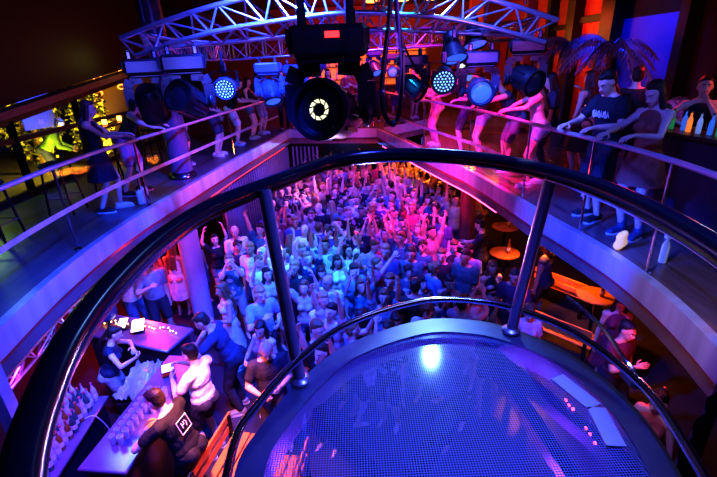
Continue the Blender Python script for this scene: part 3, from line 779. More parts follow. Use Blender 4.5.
# ------------------------------------------------------------------ stage lights
M_BLACK = mat('black_plastic', (.012, .012, .016), .35, noise=.2, spec=.6)
M_GREY = mat('grey_plastic', (.045, .05, .09), .3, noise=.2, spec=.7)
M_LENS = mat('lamp_lens', (.02, .02, .03), .05, spec=1.0)
M_LENSRING = mat('lit_lens_ring', (.5, .5, .3), .3, emit=(.75, .72, .42), es=1.3)
M_BLUELED = mat('blue_led_dot', (.2, .4, .9), .3, emit=(.25, .55, 1), es=1.8)
M_BLUEGLOW = mat('blue_lens', (.1, .2, .8), .2, emit=(.06, .18, 1), es=.7)
M_DISP = mat('red_display', (.5, .02, .02), .4, emit=(1, .03, .03), es=3)
def aimframe(aim): return basis(V(aim), V((0, 0, 1)) if abs(V(aim).normalized().z) < .95 else V((0, 1, 0)))
def moving_head(label, pos, s, aim, yaw=0, body=M_BLACK, lens=M_LENS, ring=None, disp=False, drop=0, group=None, base_h=.16):
    t = thing('stage_spotlight', label, 'stage light', pos, yaw, group)
    S = lambda *a: tuple(s * x for x in a)
    m = MB(); m.rbox(S(0, 0, -base_h / 2 - .04), S(.42, .26, base_h), .025 * s); m.rbox(S(0, 0, -base_h - .055), S(.34, .2, .03), .01 * s)
    for k in range(5): m.rbox(S(-.215, -.08 + .04 * k, -.1), S(.012, .018, .09), .004 * s); m.rbox(S(.215, -.08 + .04 * k, -.1), S(.012, .018, .09), .004 * s)
    m.build('base', body, t, 30)
    for x in (-.13, .13):
        c = MB(); c.rbox(S(x, 0, 0), S(.05, .07, .09), .012 * s); c.cyl(S(x, 0, .0), S(x, 0, .05 + drop / s), .02 * s, n=10); c.build('clamp', M_DSTEEL, t, 30)
    if disp:
        d = MB(); d.box(S(0.02, -.131, -.09), S(.075, .006, .03)); d.build('display', M_DISP, t)
    z0 = -base_h - .07
    for k in (-1, 1):
        y = MB(); pts = [(k * .05, z0 - .01), (k * .17, z0 - .02), (k * .205, z0 - .10), (k * .205, z0 - .30)]
        P = [V((px * s, 0, pz * s)) for px, pz in pts]
        for a, b in zip(P, P[1:]): y.bar(a, b, .10 * s, .045 * s, hint=(0, 1, 0))
        y.ell(S(k * .205, 0, z0 - .28), S(.035, .075, .075)); y.build('yoke_arm', body, t, 40)
    A = V(aim).normalized(); c0 = V(S(0, 0, z0 - .27))
    h = MB(); h.lathe([(.02, -.20), (.10, -.19), (.135, -.13), (.15, -.02), (.155, .10), (.15, .16), (.165, .165), (.165, .20), (.14, .205), (.135, .17)] and [(q[0] * s, q[1] * s) for q in [(.02, -.20), (.10, -.19), (.135, -.13), (.15, -.02), (.155, .10), (.15, .16), (.165, .165), (.165, .20), (.14, .205), (.135, .17)]], c0, A, 24)
    X, Y, Z = basis(A)
    for k in range(10):
        a = 2 * pi * k / 10; h.bar(c0 + (X * cos(a) + Y * sin(a)) * .143 * s - A * .12 * s, c0 + (X * cos(a) + Y * sin(a)) * .158 * s + A * .1 * s, .012 * s, .02 * s)
    hd = h.build('lamp_head', body, t, 40)
    l = MB(); l.lathe([(0.138 * s, .165 * s), (.10 * s, .182 * s), (.05 * s, .19 * s), (.002, .192 * s)], c0, A, 24); l.build('lens', lens, hd)
    if ring:
        r = MB(); n = 9
        for k in range(n):
            a = 2 * pi * k / n; b = a + 2 * pi / n * .75; p = lambda q, rr: c0 + (X * cos(q) + Y * sin(q)) * rr * s * .8 + A * .197 * s
            r.add([p(a, .045), p(b, .045), p(b + .25, .07), p(a + .25, .07)], [(0, 1, 2, 3)])
        r.build('lens_ring', ring, hd)
    return t
def par(label, pos, s, aim, drop=.0, dots=M_BLUELED):
    t = thing('led_spotlight', label, 'stage light', pos)
    A = V(aim).normalized(); c0 = V((0, 0, -.26 * s)); X, Y, Z = basis(A)
    m = MB(); m.lathe([(q[0] * s, q[1] * s) for q in [(.03, -.16), (.09, -.15), (.115, -.08), (.125, .05), (.13, .07), (.118, .075), (.115, .055)]], c0, A, 24); m.build('housing', M_GREY, t)
    y = MB(); sx = X if abs(X.z) < .5 else Y; sx = V((1, 0, 0))
    pts = [c0 - sx * .145 * s, c0 - sx * .15 * s + V((0, 0, .17 * s)), c0 + sx * .15 * s + V((0, 0, .17 * s)), c0 + sx * .145 * s]
    for a, b in zip(pts, pts[1:]): y.bar(a, b, .03 * s, .008 * s)
    y.build('yoke', M_BLACK, t)
    k = MB(); k.rbox((0, 0, -.05 * s), (.06 * s, .06 * s, .12 * s), .01); k.cyl((0, 0, 0), (0, 0, .03 + drop), .014, n=8); k.build('clamp', M_DSTEEL, t)
    f = MB(); f.lathe([(.115 * s, .05 * s), (.002, .056 * s)], c0, A, 24); f.build('lens_plate', M_LENS, t)
    d = MB()
    for rr, n in ((0, 1), (.032, 6), (.063, 12), (.094, 18)):
        for i in range(n):
            a = 2 * pi * i / n; d.ell(c0 + (X * cos(a) + Y * sin(a)) * rr * s + A * .062 * s, .0092 * s, None, 8, 5)
    d.build('led_dots', dots, t)
    return t
def cone_lamp(label, pos, s, aim):
    t = thing('wash_spotlight', label, 'stage light', pos)
    A = V(aim).normalized(); c0 = V((0, 0, -.2 * s))
    m = MB(); m.lathe([(q[0] * s, q[1] * s) for q in [(.03, -.2), (.075, -.19), (.085, -.06), (.15, .12), (.155, .14), (.145, .14), (.08, -.02)]], c0, A, 24); m.build('housing', M_BLACK, t)
    k = MB(); k.rbox((0, 0, -.04), (.05, .05, .1), .01); k.cyl((0, 0, 0), (0, 0, .05), .014, n=8); k.build('clamp', M_DSTEEL, t)
    l = MB(); l.lathe([(.135 * s, .118 * s), (.002, .122 * s)], c0, A, 24); l.build('lens', M_BLUEGLOW, t)
    return t
def P(u, v, y): return tuple(aty(u, v, y))
moving_head('large black moving head with red display and lit lens ring hanging nearest the camera', P(326, 17, 3.5), 1.36, (-.42, -1, .26), .08, M_BLACK, M_LENS, M_LENSRING, True, CEILZ - P(326, 17, 3.5)[2] - .1)
moving_head('dark moving head whose wide drum mouth tilts up beside the thick pillar', P(181, 50, 4.75), 1.0, (-.5, -.7, .42), .3, M_BLACK, M_LENS, None)
moving_head('black moving head hanging in front of the man in the tank top', P(141, 55, 4.9), .95, (.2, .5, -.8), .5, M_BLACK, M_LENS, None)
moving_head('blue lit moving head with an open yoke pointing down over the white shorts man', P(267, 60, 6.3), .82, (.25, -.5, -.8), 0, M_GREY, M_BLUEGLOW, None)
moving_head('small blue moving head hanging next to the large black one', P(294, 62, 6.8), .78, (0, -1, -.25), 0, M_GREY, M_LENS, None)
moving_head('blue moving head tilted sideways behind the black cable loop', P(412, 52, 5.3), .75, (.5, -.55, -.6), .2, M_GREY, M_LENS, None)
moving_head('square blue moving head facing the camera above the guests in vests', P(481, 47, 5.3), .92, (.05, -1, -.12), -.1, M_GREY, M_BLUEGLOW, None)
moving_head('blue and black moving head angled down above the capped man', P(529, 35, 5.2), .9, (.6, -.7, -.3), -.3, M_BLACK, M_GREY, None)
par('round lamp with a grid of blue dots near the thick pillar', P(222, 63, 5.3), 1.0, (.02, -1, -.3), .1)
par('round lamp with a grid of blue dots in front of the pink trousered woman', P(444, 52, 4.9), 1.05, (-.05, -1, -.3), .15)
cone_lamp('conical wash lamp with a bright blue mouth under the arched truss', P(454, 30, 5.2), .95, (.1, -.45, -.85))
cone_lamp('upper conical wash lamp with a blue mouth beside its twin', P(475, 17, 5.6), .95, (.1, -.4, -.9))
# truss-mounted small lamps at the far end
for i, (u, v) in enumerate(((316, 62), (374, 62), (392, 66))):
    moving_head('small far moving head hanging over the far balcony, %s' % ('beside the large lamp', 'before the red lit guests', 'next to the black cable loop')[i], P(u, v - 14, 9.5 + .7 * (i == 2)), .75, ((-.3, -.8, -.5), (.3, -.6, -.7), (0, -1, -.2))[i], 0, M_GREY, M_BLUEGLOW)
# cable loop
cb = catmull([P(391, -14, 3.2), P(389, 25, 3.2), P(384, 62, 3.2), P(382, 98, 3.2), P(386, 118, 3.22), P(392, 124, 3.24), P(398, 117, 3.26), P(402, 90, 3.28), P(402, 50, 3.3), P(398, 20, 3.3), P(395, -14, 3.3)], 5)
t = thing('ceiling_cable', 'black hanging cable loop drooping beside the large moving head', 'cable', cb[0])
MB().tube([p - cb[0] for p in cb], .017, 8).build('sheath', M_BLACK, t)
for k in (14, 26, 40): MB().ell(cb[k] - cb[0], (.026, .026, .03), None, 8, 6).build('tie', M_GREY, t)
cb2 = catmull([P(397, -12, 3.25), P(399, 30, 3.25), P(401, 70, 3.28), P(399, 100, 3.28)], 5)
tag(MB().tube(cb2, .008, 6).build('ceiling_cable', mat('violet_cable', (.25, .2, .4), .4)), 'thin pale cable hanging inside the black cable loop', 'cable')
cb3 = catmull([P(399, 35, 4), P(412, 62, 4), P(424, 80, 4), P(431, 88, 4)], 5)
tag(MB().tube(cb3, .01, 6).build('ceiling_cable', M_BLACK), 'thin black cable slanting down from the cable loop to the dotted lamp', 'cable')

# ------------------------------------------------------------------ ceiling ring downlights (far bar)
M_RING = mat('orange_ring', (1, .5, .2), .4, emit=(1, .36, .06), es=4)
k = 0
ordn = ['first', 'second', 'third', 'fourth', 'fifth', 'sixth', 'seventh', 'eighth', 'ninth', 'tenth', 'eleventh', 'twelfth']
for row, yy in enumerate((13.0, 14.4, 15.8)):
    for j in range(5):
        x = .55 + j * .95 + row * .12
        t = thing('ring_downlight', 'orange ring light in the red ceiling, %s along in %s row from arched truss' % (ordn[j], ordn[row]), 'ceiling light', (x, yy, CEILZ - .02), 0, 'orange ring ceiling lights')
        m = MB(); n = 24
        m.tube([(.19 * cos(2 * pi * i / n), .19 * sin(2 * pi * i / n), -.012) for i in range(n)], .045, 8, True); m.build('light_ring', M_RING, t)
        m = MB(); m.lathe([(.24, -.005), (.25, .0), (.25, .015)], n=24); m.build('trim', M_FRAME, t)
# ------------------------------------------------------------------ guests on the balconies
LAST = None
# helper: person on the window-side balcony faces +x, on the bar side faces -x
def guest(label, x, y, yaw, p, h=1.68, cols=None, hair=(.03, .02, .015), skin=1, group=None, z=B):
    global LAST
    if LAST and z == B:                      # rest hands that reach forward on top of the hand rail
        rh, off, dirn = LAST; sc_ = h / 1.72; a = math.cos(R(yaw - dirn))
        p = dict(p)
        for k in 'LR':
            t_ = p.get('h' + k)
            if t_ and t_[1] > .3 and .97 < t_[2] < 1.14:
                p['h' + k] = (t_[0], (off / max(a, .6)) / sc_ - .06 + t_[0] * math.tan(R(yaw - dirn)) * .5, (rh + .104) / sc_); p['d' + k] = (-t_[0] * .8, 1, -.12); p['n' + k] = (0, 0, -1); p['c' + k] = .4
    LAST = None
    return spawn(p, label, (x, y, z), R(yaw), group, cols, h, .0115, hair, SKINS[skin])
LAST = None
def lxr(y, off=.42):
    global LAST; LAST = (1.0, off, -90); return xat(ELs, y) - .15 - off
def rxr(y, off=.42):
    global LAST; LAST = (1.08, off, 90); return xat(ERs, y) + .07 + off
WHITE, BLK, NAVY, GREY = (.75, .75, .75), (.02, .02, .025), (.03, .04, .09), (.22, .22, .24)
DENIM = (.16, .24, .40)
# ---- window side (face the void)
l1 = guest('long-haired woman in a black dress standing at the rail by the windows', lxr(6.3, .45), 6.3, -75, dict(fem=True, hair='long', top='dress', skirt=.46, hp=12, hL=(-.16, .34, 1.06), hR=(.14, .34, 1.04), fL=(-.09, .12, 0), fR=(.12, -.1, 0)), 1.62, {'top': (.03, .02, .05), 'shoeL': WHITE, 'shoeR': BLK}, (.10, .04, .04))
l2 = guest('man in a tank top bending forward over the rail beside the thick pillar', lxr(7.2, .52), 7.2, -80, dict(hair='cap', top='tank', bot='shorts', lean=32, hp=40, hL=(-.22, .5, 1.04), hR=(.26, .48, 1.04), eL=(-.8, -.3, .2), eR=(.8, -.3, .2), py=-.08, fL=(-.12, -.05, 0), fR=(.14, -.22, 0)), 1.72, {'top': (.05, .05, .06), 'bot': (.5, .2, .3), 'shoe': BLK, 'hair': BLK})
guest('man in a dark T-shirt standing just behind the thick pillar', lxr(9.2, .8), 9.2, -100, dict(hair='short', top='tee', bot='shorts', hp=15), 1.70, {'top': NAVY, 'bot': (.05, .05, .08), 'shoe': GREY})
guest('man in navy T-shirt with bare legs and hands by his sides at the rail', lxr(10.15, .48), 10.15, -95, dict(hair='short', top='tee', bot='shorts', hp=18, hL=(-.2, .1, .85), hR=(.2, .2, 1.0)), 1.78, {'top': NAVY, 'bot': (.06, .06, .10), 'shoe': WHITE})
guest('man in black T-shirt and white shorts leaning his hands on the rail', lxr(11.4, .52), 11.4, -85, dict(hair='short', top='tee', bot='shorts', lean=22, hp=30, hL=(-.2, .5, 1.02), hR=(.2, .5, 1.02), py=-.05), 1.72, {'top': BLK, 'bot': (.7, .7, .72), 'shoe': WHITE})
guest('woman in denim hot pants beside the white shorts man', lxr(12.3, .46), 12.3, -95, dict(fem=True, hair='long', top='tank', bot='hot', hp=10, hL=(-.15, .35, 1.05), hR=(.2, .3, 1.08)), 1.64, {'top': BLK, 'bot': DENIM, 'shoe': WHITE}, (.06, .03, .02))
guest('man in grey shorts and white sneakers near the corner of the far balcony', lxr(13.1, .48), 13.1, -110, dict(hair='short', top='tee', bot='shorts', hp=20, hL=(-.1, .25, 1.2), hR=(.15, .3, 1.1)), 1.74, {'top': (.06, .06, .10), 'bot': (.3, .3, .33), 'shoe': WHITE})
guest('man in long dark trousers at the corner of the far balcony', -2.2, 14.2, -160, dict(hair='short', top='tee', bot='trousers', hp=12), 1.76, {'top': (.05, .06, .12), 'bot': BLK, 'shoe': BLK})
# ---- far balcony row
far = [(-1.35, 14.3, dict(hair='short', top='tee', bot='shorts', hp=15, hL=(-.2, .4, 1.0), hR=(.2, .4, 1.0)), {'top': (.08, .08, .12), 'bot': (.5, .5, .52), 'shoe': WHITE}, 'man in pale shorts leaning on the far balustrade under the large lamp'),
       (-.75, 14.6, dict(fem=True, hair='long', top='dress', hp=5), {'top': (.1, .03, .08), 'shoe': BLK}, 'woman in a dark dress behind the far balustrade under the large lamp'),
       (-.1, 14.5, dict(hair='short', top='tee', bot='trousers', hL=(-.1, .3, 1.2), hR=(.1, .3, 1.15)), {'top': (.5, .08, .06), 'bot': BLK, 'shoe': BLK}, 'red lit man in red T-shirt behind the far balustrade'),
       (.35, 14.3, dict(fem=True, hair='pony', top='tank', bot='hot', hR=(.2, .3, 1.55)), {'top': (.6, .5, .5), 'bot': DENIM, 'shoe': WHITE}, 'woman in a pale tank top raising a hand on the far balcony'),
       (.75, 15.0, dict(hair='short', top='long', bot='trousers'), {'top': (.08, .02, .02), 'bot': BLK, 'shoe': BLK}, 'man in dark long sleeves standing back on the far balcony')]
for x, y, p, c, l in far: guest(l, x, y, 180 + random.uniform(-15, 15), p, random.uniform(1.66, 1.78), c)
# ---- bar side, from the far end to the near end (face the void)
guest('man in black T-shirt and denim shorts with his back to the dark loop of cable', rxr(11.3, .42), 11.3, 75, dict(hair='short', top='tee', bot='shorts', hp=15, hL=(-.2, .35, 1.06), hR=(.22, .1, .9)), 1.76, {'top': BLK, 'bot': DENIM, 'shoe': BLK})
guest('woman in pink top and pink trousers lit magenta at the rail', rxr(10.2, .45), 10.2, 95, dict(fem=True, hair='long', top='long', bot='trousers', hp=20, hL=(-.15, .38, 1.08), hR=(.18, .38, 1.08)), 1.70, {'top': (.75, .35, .45), 'bot': (.75, .35, .5), 'shoe': WHITE}, (.15, .06, .04))
guest('man in black T-shirt folding his arms on the rail behind the dotted lamp', rxr(9.2, .55), 9.2, 80, dict(hair='short', top='tee', bot='shorts', lean=18, hp=25, hL=(.06, .5, 1.10), hR=(-.06, .48, 1.10), eL=(-1, 0, 0), eR=(1, 0, 0), py=-.05), 1.76, {'top': BLK, 'bot': (.10, .05, .12), 'shoe': BLK})
guest('woman in dark vest and denim shorts resting her forearms on the rail', rxr(8.4, .52), 8.4, 85, dict(fem=True, hair='bun', top='vest', bot='hot', lean=14, hp=8, hy=35, hL=(.0, .46, 1.10), hR=(.12, .46, 1.10), eL=(-1, -.2, 0), eR=(1, -.2, 0)), 1.70, {'top': (.04, .03, .05), 'bot': (.34, .42, .62), 'shoe': BLK}, (.05, .02, .02))
guest('man in a dark cap and vest bowing forward with hands clasped over the rail', rxr(7.65, .58), 7.65, 88, dict(hair='cap', top='vest', bot='shorts', lean=30, hp=42, hL=(-.03, .58, 1.05), hR=(.05, .6, 1.05), eL=(-1, 0, .2), eR=(1, 0, .2), py=-.08), 1.74, {'top': (.05, .06, .10), 'bot': (.16, .2, .3), 'shoe': WHITE, 'hair': (.10, .13, .2)})
guest('dark-haired woman standing close behind the woman in the white tank top', rxr(7.1, 1.0), 7.3, 70, dict(fem=True, hair='long', top='tee', bot='trousers', hp=12), 1.66, {'top': (.05, .05, .10), 'bot': NAVY, 'shoe': BLK})
guest('long-haired woman in white tank top and white sneakers leaning on the rail', rxr(6.65, .50), 6.65, 82, dict(fem=True, hair='long', hairfront=True, top='tank', bot='hot', lean=12, hp=28, hy=20, hL=(-.08, .47, 1.08), hR=(.08, .48, 1.10), eL=(-1, -.3, 0), eR=(1, -.3, 0), fL=(-.1, .1, 0), fR=(.1, -.15, 0)), 1.72, {'top': (.75, .75, .78), 'bot': (.30, .36, .5), 'shoe': (.8, .8, .8)}, (.26, .15, .08), 3)
guest('red lit woman with long hair sipping from a glass behind the rail guests', 3.7, 7.0, 20, dict(fem=True, hair='long', top='dress', hp=-2, hR=(.05, .22, 1.42), eR=(.9, .2, -.6), hL=(-.2, .1, .85)), 1.68, {'top': (.04, .02, .03), 'shoe': BLK}, (.08, .03, .02))
guest('man in plain black T-shirt seen from behind near the red lit wall', 4.0, 6.35, -25, dict(hair='short', top='tee', bot='trousers', hp=5), 1.74, {'top': BLK, 'bot': BLK, 'shoe': BLK})
guest('woman in red light holding a glowing phone beside the man in the printed shirt', 3.5, 6.0, 60, dict(fem=True, hair='long', top='tank', bot='hot', hp=30, hR=(.10, .30, 1.22), hL=(-.05, .30, 1.2)), 1.64, {'top': (.3, .05, .06), 'bot': (.2, .04, .05), 'shoe': BLK}, (.10, .03, .02))
pr_b, pr_parts, pr_r = guest('tall man in black T-shirt with a white chest print standing at the rail', rxr(5.1, .46), 5.1, 105, dict(hair='short', top='tee', bot='shorts', hp=32, hy=0, lean=4, hL=(-.2, .38, 1.04), hR=(.14, .40, 1.03), fL=(-.11, .05, 0), fR=(.12, -.03, 0)), 1.80, {'top': (.015, .017, .03), 'bot': (.015, .015, .03), 'shoe': BLK})
# white brushed lettering across his chest: a child of the shirt
shirt = [o for k, o in pr_parts if k == 'top'][0]
def glyphs(strokes, at, w, r=.006):
    m = MB()
    for s_ in strokes: m.tube([at(x, y) for x, y in s_], r, 6)
    return m
at_ = pr_r['at']
hump = lambda x: .125 + .0 - .9 * x * x
pst = []
for i in range(6):
    x0 = -.115 + .04 * i
    pst += [[(x0, .26), (x0 + .004, .34)], [(x0, .30 + .02 * (i % 2)), (x0 + .025, .32)], [(x0 + .025, .27), (x0 + .022, .33)]] if i % 2 else [[(x0, .27), (x0 + .012, .335), (x0 + .026, .265)], [(x0 + .006, .295), (x0 + .022, .295)]]
glyphs(pst, lambda x, y: at_(x, hump(x) + .004, y), .1).build('chest_print', mat('white_print', (.8, .8, .8), .7), shirt)
guest('woman in a rust brown romper with bare legs beside the printed shirt man', rxr(4.5, .46), 4.5, 112, dict(fem=True, hair='long', top='dress', skirt=.34, hp=25, hL=(-.12, .34, 1.1), hR=(.14, .32, 1.12), shoe='boot'), 1.70, {'top': (.34, .10, .06), 'shoe': (.05, .06, .12)}, (.05, .025, .02))
q = atz(683, 165, B)
guest('woman in a black top resting her chin on her hand at the bar counter', 4.33, 5.55, 150, dict(fem=True, hair='bun', top='tank', bot='trousers', lean=18, hp=-5, hL=(-.05, .28, 1.40), hR=(.15, .40, 1.12), eL=(-.4, .6, -.8), eR=(1, 0, 0)), 1.66, {'top': BLK, 'bot': BLK, 'shoe': BLK}, (.04, .02, .02))
# ---- outside terrace: person bending in a green hooded top
gp = aty(38, 185, 6.4)
guest('person in a green hooded top bending over a terrace table outside the windows', XL - .95, 9.55, -60, dict(hair='short', top='long', bot='trousers', lean=38, hp=30, hL=(-.2, .4, .9), hR=(.2, .4, .9), py=-.1), 1.7, {'top': (.16, .30, .06), 'bot': NAVY, 'shoe': BLK}, z=B - .5)

# things the balcony guests carry or set down
M_BAGW = mat('white_leather', (.7, .7, .68), .5); M_BAGB = mat('black_leather', (.02, .02, .02), .4)
bag = thing('handbag', 'black and white patterned handbag standing beside the long-haired woman at the rail', 'bag', (lxr(6.3, .12), 6.66, B + .0), R(15))
m = MB(); m.rbox((0, 0, .11), (.12, .36, .24), .03); m.build('bag_body', M_BAGW, bag)
for y, z in ((-.09, .05), (.06, .03), (-.02, .12)): MB().rbox((.062, y, z + .02), (.01, .09, .08), .004).build('patch', M_BAGB, bag)
m = MB(); m.tube(catmull([(0, -.12, .22), (0, -.09, .42), (0, .0, .50), (0, .09, .42), (0, .12, .22)], 5), .011, 8); m.build('strap', M_BAGB, bag)
ph = thing('phone', 'phone with an orange glowing screen held by the red lit woman', 'phone', (3.20, 6.13, B + 1.20), R(60))
MB().rbox((0, 0, 0), (.075, .01, .15), .004).build('phone_case', M_BAGB, ph)
MB().box((0, -.006, 0), (.066, .002, .135)).build('screen', mat('orange_screen', (1, .4, .2), .4, emit=(1, .25, .08), es=6), ph)
# ------------------------------------------------------------------ the crowd on the dance floor
up = dict
POSES = [
 (up(hair='short', top='tee', bot='shorts'), 'arms hanging'),
 (up(hair='short', top='tee', bot='trousers', hL=(-.22, .12, 1.93), hR=(.24, .10, 1.95), eL=(-1, -.2, 0), eR=(1, -.2, 0), hp=-6), 'both arms raised'),
 (up(hair='short', top='polo', bot='trousers', hR=(.14, .30, 1.82), eR=(1, 0, -.2), hp=-4, cR=1.2), 'one arm raised'),
 (up(hair='curly', top='tee', bot='shorts', hL=(.08, .26, 1.14), hR=(-.06, .27, 1.18), eL=(-.4, -.3, -.8), eR=(.4, -.3, -.8), hp=10), 'arms folded'),
 (up(hair='cap', top='tee', bot='shorts', hR=(.10, .30, 1.28), eR=(.8, -.2, -.6), cR=1.1, hp=8), 'hand at chest'),
 (up(hair='short', top='long', bot='trousers', hp=14, hy=25, hL=(-.16, .24, 1.05), hR=(.18, .2, 1.0)), 'head turned'),
 (up(hair='bald', top='tee', bot='trousers', hp=4, hy=-20), 'arms hanging'),
 (up(fem=True, hair='long', top='tank', bot='hot', hL=(-.12, .28, 1.25), hR=(.14, .3, 1.2), hp=6), 'hands before chest'),
 (up(fem=True, hair='long', top='tee', bot='hot', hL=(-.2, .08, 1.86), hR=(.22, .10, 1.84), eL=(-1, 0, -.2), eR=(1, 0, -.2), hp=-8), 'both arms raised'),
 (up(fem=True, hair='pony', top='tank', bot='skirt', hR=(.16, .24, 1.76), eR=(1, 0, -.3), hp=-4, cR=1.1), 'one arm raised'),
 (up(fem=True, hair='bun', top='dress', hp=8, hy=18, hL=(-.15, .22, 1.1)), 'one bent arm'),
 (up(fem=True, hair='long', hairfront=True, top='dress', hp=12, hy=-22), 'arms hanging'),
 (up(hair='short', top='vest', bot='shorts', hL=(-.06, .32, 1.62), hR=(.08, .32, 1.64), eL=(-.4, 0, -.9), eR=(.4, 0, -.9), hp=0, cL=1, cR=1), 'hands before face'),
 (up(fem=True, hair='curly', top='tee', bot='trousers', hp=-10, hy=8, hL=(-.2, .18, 1.0), hR=(.12, .26, 1.24)), 'one hand at chest'),
]
TOPS = [((.70, .70, .74), 'white'), ((.02, .02, .025), 'black'), ((.02, .025, .07), 'navy'), ((.20, .21, .25), 'grey'), ((.16, .28, .50), 'light blue'), ((.45, .10, .16), 'red'), ((.50, .36, .42), 'pale pink'), ((.02, .02, .025), 'black'), ((.08, .09, .12), 'charcoal'), ((.42, .42, .36), 'cream'), ((.04, .14, .16), 'teal'), ((.10, .07, .22), 'violet')]
HAIRS = [(.02, .015, .012), (.05, .03, .02), (.16, .09, .04), (.34, .22, .10), (.03, .02, .02)]
proto = []
for i, (p, _) in enumerate(POSES):
    p = dict(p); p['shoe'] = 'none'
    for k_, sg in (('L', -1), ('R', 1)): p.setdefault('h' + k_, (sg * .205, .03, .80)); p.setdefault('e' + k_, (sg * .25, -.9, -.3))
    b, parts, r = spawn(p, None, (0, 0, 0), 0, None, None, 1.72, .0165)
    proto.append((b, parts))
from mathutils.bvhtree import BVHTree
PGEO = []
for b, parts in proto:
    vs = []; fs = []
    for o in [b] + [q for k, q in parts if k in ('top', 'bot', 'hair')]:
        k0 = len(vs); co_ = np.empty(len(o.data.vertices) * 3, np.float32); o.data.vertices.foreach_get('co', co_); vs += co_.reshape(-1, 3).tolist()
        fs += [tuple(k0 + i for i in f.vertices) for f in o.data.polygons]
    PGEO.append((np.array(vs), fs))
placed = []
def tree_for(pi_, x, y, rz, s_):
    v, f = PGEO[pi_]; c, s = cos(rz) * s_, sin(rz) * s_
    w = np.stack([v[:, 0] * c - v[:, 1] * s + x, v[:, 0] * s + v[:, 1] * c + y, v[:, 2] * s_], 1)
    return BVHTree.FromPolygons(w.tolist(), f)
def clear(t, x, y):
    return not any(abs(a - x) < 1.1 and abs(b - y) < 1.1 and t.overlap(q) for a, b, q in placed)
used = set()
def crowd_person(pi_, x, y, rz, h, label, group, ct, ch, cs, cb, z=0.0):
    b, parts = proto[pi_]
    if pi_ not in used:
        used.add(pi_); o = b; pp = parts
    else:
        o = b.copy(); C.objects.link(o); pp = []
        for k, q in parts:
            d = q.copy(); C.objects.link(d); d.parent = o; pp.append((k, d))
    o.location = (x, y, z); o.rotation_euler = (0, 0, rz); s = h / 1.72; o.scale = (s, s, s)
    o.color = (*cs, 1)
    for k, d in pp:
        d.pass_index = 1 if k == 'top' and random.random() < .3 else 0
        d.color = (*({'top': ct, 'hair': ch, 'bot': cb}.get(k, (.3, .3, .3))), 1)
        if k == 'hair' and POSES[pi_][0].get('hair') == 'cap': d.color = (*random.choice([(.03, .03, .04), (.6, .6, .62), (.2, .03, .04)]), 1)
    tag(o, label, 'person', group)
    return o
ORD = ['first', 'second', 'third', 'fourth', 'fifth', 'sixth', 'seventh', 'eighth', 'ninth', 'tenth', 'eleventh', 'twelfth', 'thirteenth', 'fourteenth', 'fifteenth', 'sixteenth', 'seventeenth', 'eighteenth', 'nineteenth', 'twentieth', 'twenty-first', 'twenty-second', 'twenty-third', 'twenty-fourth', 'twenty-fifth', 'twenty-sixth', 'twenty-seventh', 'twenty-eighth', 'twenty-ninth']
poly_o = [(p.x, p.y) for p in outer]
def inpoly(x, y, poly):
    c = False; j = len(poly) - 1
    for i in range(len(poly)):
        xi, yi = poly[i]; xj, yj = poly[j]
        if (yi > y) != (yj > y) and x < (xj - xi) * (y - yi) / (yj - yi) + xi: c = not c
        j = i
    return c
def sees(x, y, z):
    """is a head at this place in the frame and not behind a balcony slab"""
    u, v, d = proj((x, y, z))
    if d < .5 or not (-8 < u < 725 and -8 < v < 485): return False
    q = V((x, y, z)) - EYE
    for zz in (B, B - SLAB):
        t_ = (zz - CZ) / q.z; px, py = q.x * t_, q.y * t_
        if not (xat(ELs, py) < px < xat(ERs, py) and py < 13.3): return False
    return True
random.seed(5)
rows = []
y = 3.35; r_ = 0
OBST = [(-3.12, 7.3, .66), (2.45, 9.0, .6)]
while y < 15.0:
    row = []; x = -5.2 + (.30 if r_ % 2 else 0)
    while x < 5.2:
        px, py = x + random.uniform(-.07, .07), y + random.uniform(-.07, .07)
        x += .475
        lim_l = -2.75 + .105 * max(0, py - 8.9) if py > 8.4 else -4.6
        if px < lim_l + .45 and py > 8.4: continue
        if py < 5.75 and px < -2.0: continue
        if py < 4.3 and px > -.7: continue           # the bar corner
        if px < -2.5 and py < 6.75: continue
        if px > 2.2 and py < 8.6: continue             # the benches under the right balcony
        if px > 2.9 + .15 * max(0, py - 9) : continue
        if px < -3.0 and random.random() < .1: continue
        if px > 1.6 and random.random() < .08: continue
        if any((px - a) ** 2 + (py - b) ** 2 < c * c for a, b, c in OBST): continue
        if not sees(px, py, 1.62): continue
        q = V((px, py, 1.6)) - EYE; t_ = (PZ - CZ) / q.z
        under = inpoly(q.x * t_, q.y * t_, poly_o)
        if under and random.random() < .6: continue
        row.append((px, py))
    if row: rows.append(sorted(row))
    y += .455; r_ += 1
# the named guests below the balconies keep their own ground
KEEP = [(-1.7, 3.35), (-1.6, 3.75), (-1.5, 4.1), (-1.02, 3.3), (-1.0, 3.7), (-1.9, 5.12), (-2.08, 4.34), (-1.38, 5.0), (-1.22, 4.42), (-1.55, 5.75), (-2.2, 6.12), (-2.12, 3.55), (2.55, 8.15), (2.45, 6.0), (2.35, 5.15), (3.35, 6.85), (3.55, 5.45), (3.3, 4.5), (3.0, 3.35), (2.22, 8.33)]
rows = [[(x, y) for x, y in r if all((x - a) ** 2 + (y - b) ** 2 > .30 for a, b in KEEP)] for r in rows]
rows = [r for r in rows if r]
total = sum(len(r) for r in rows)

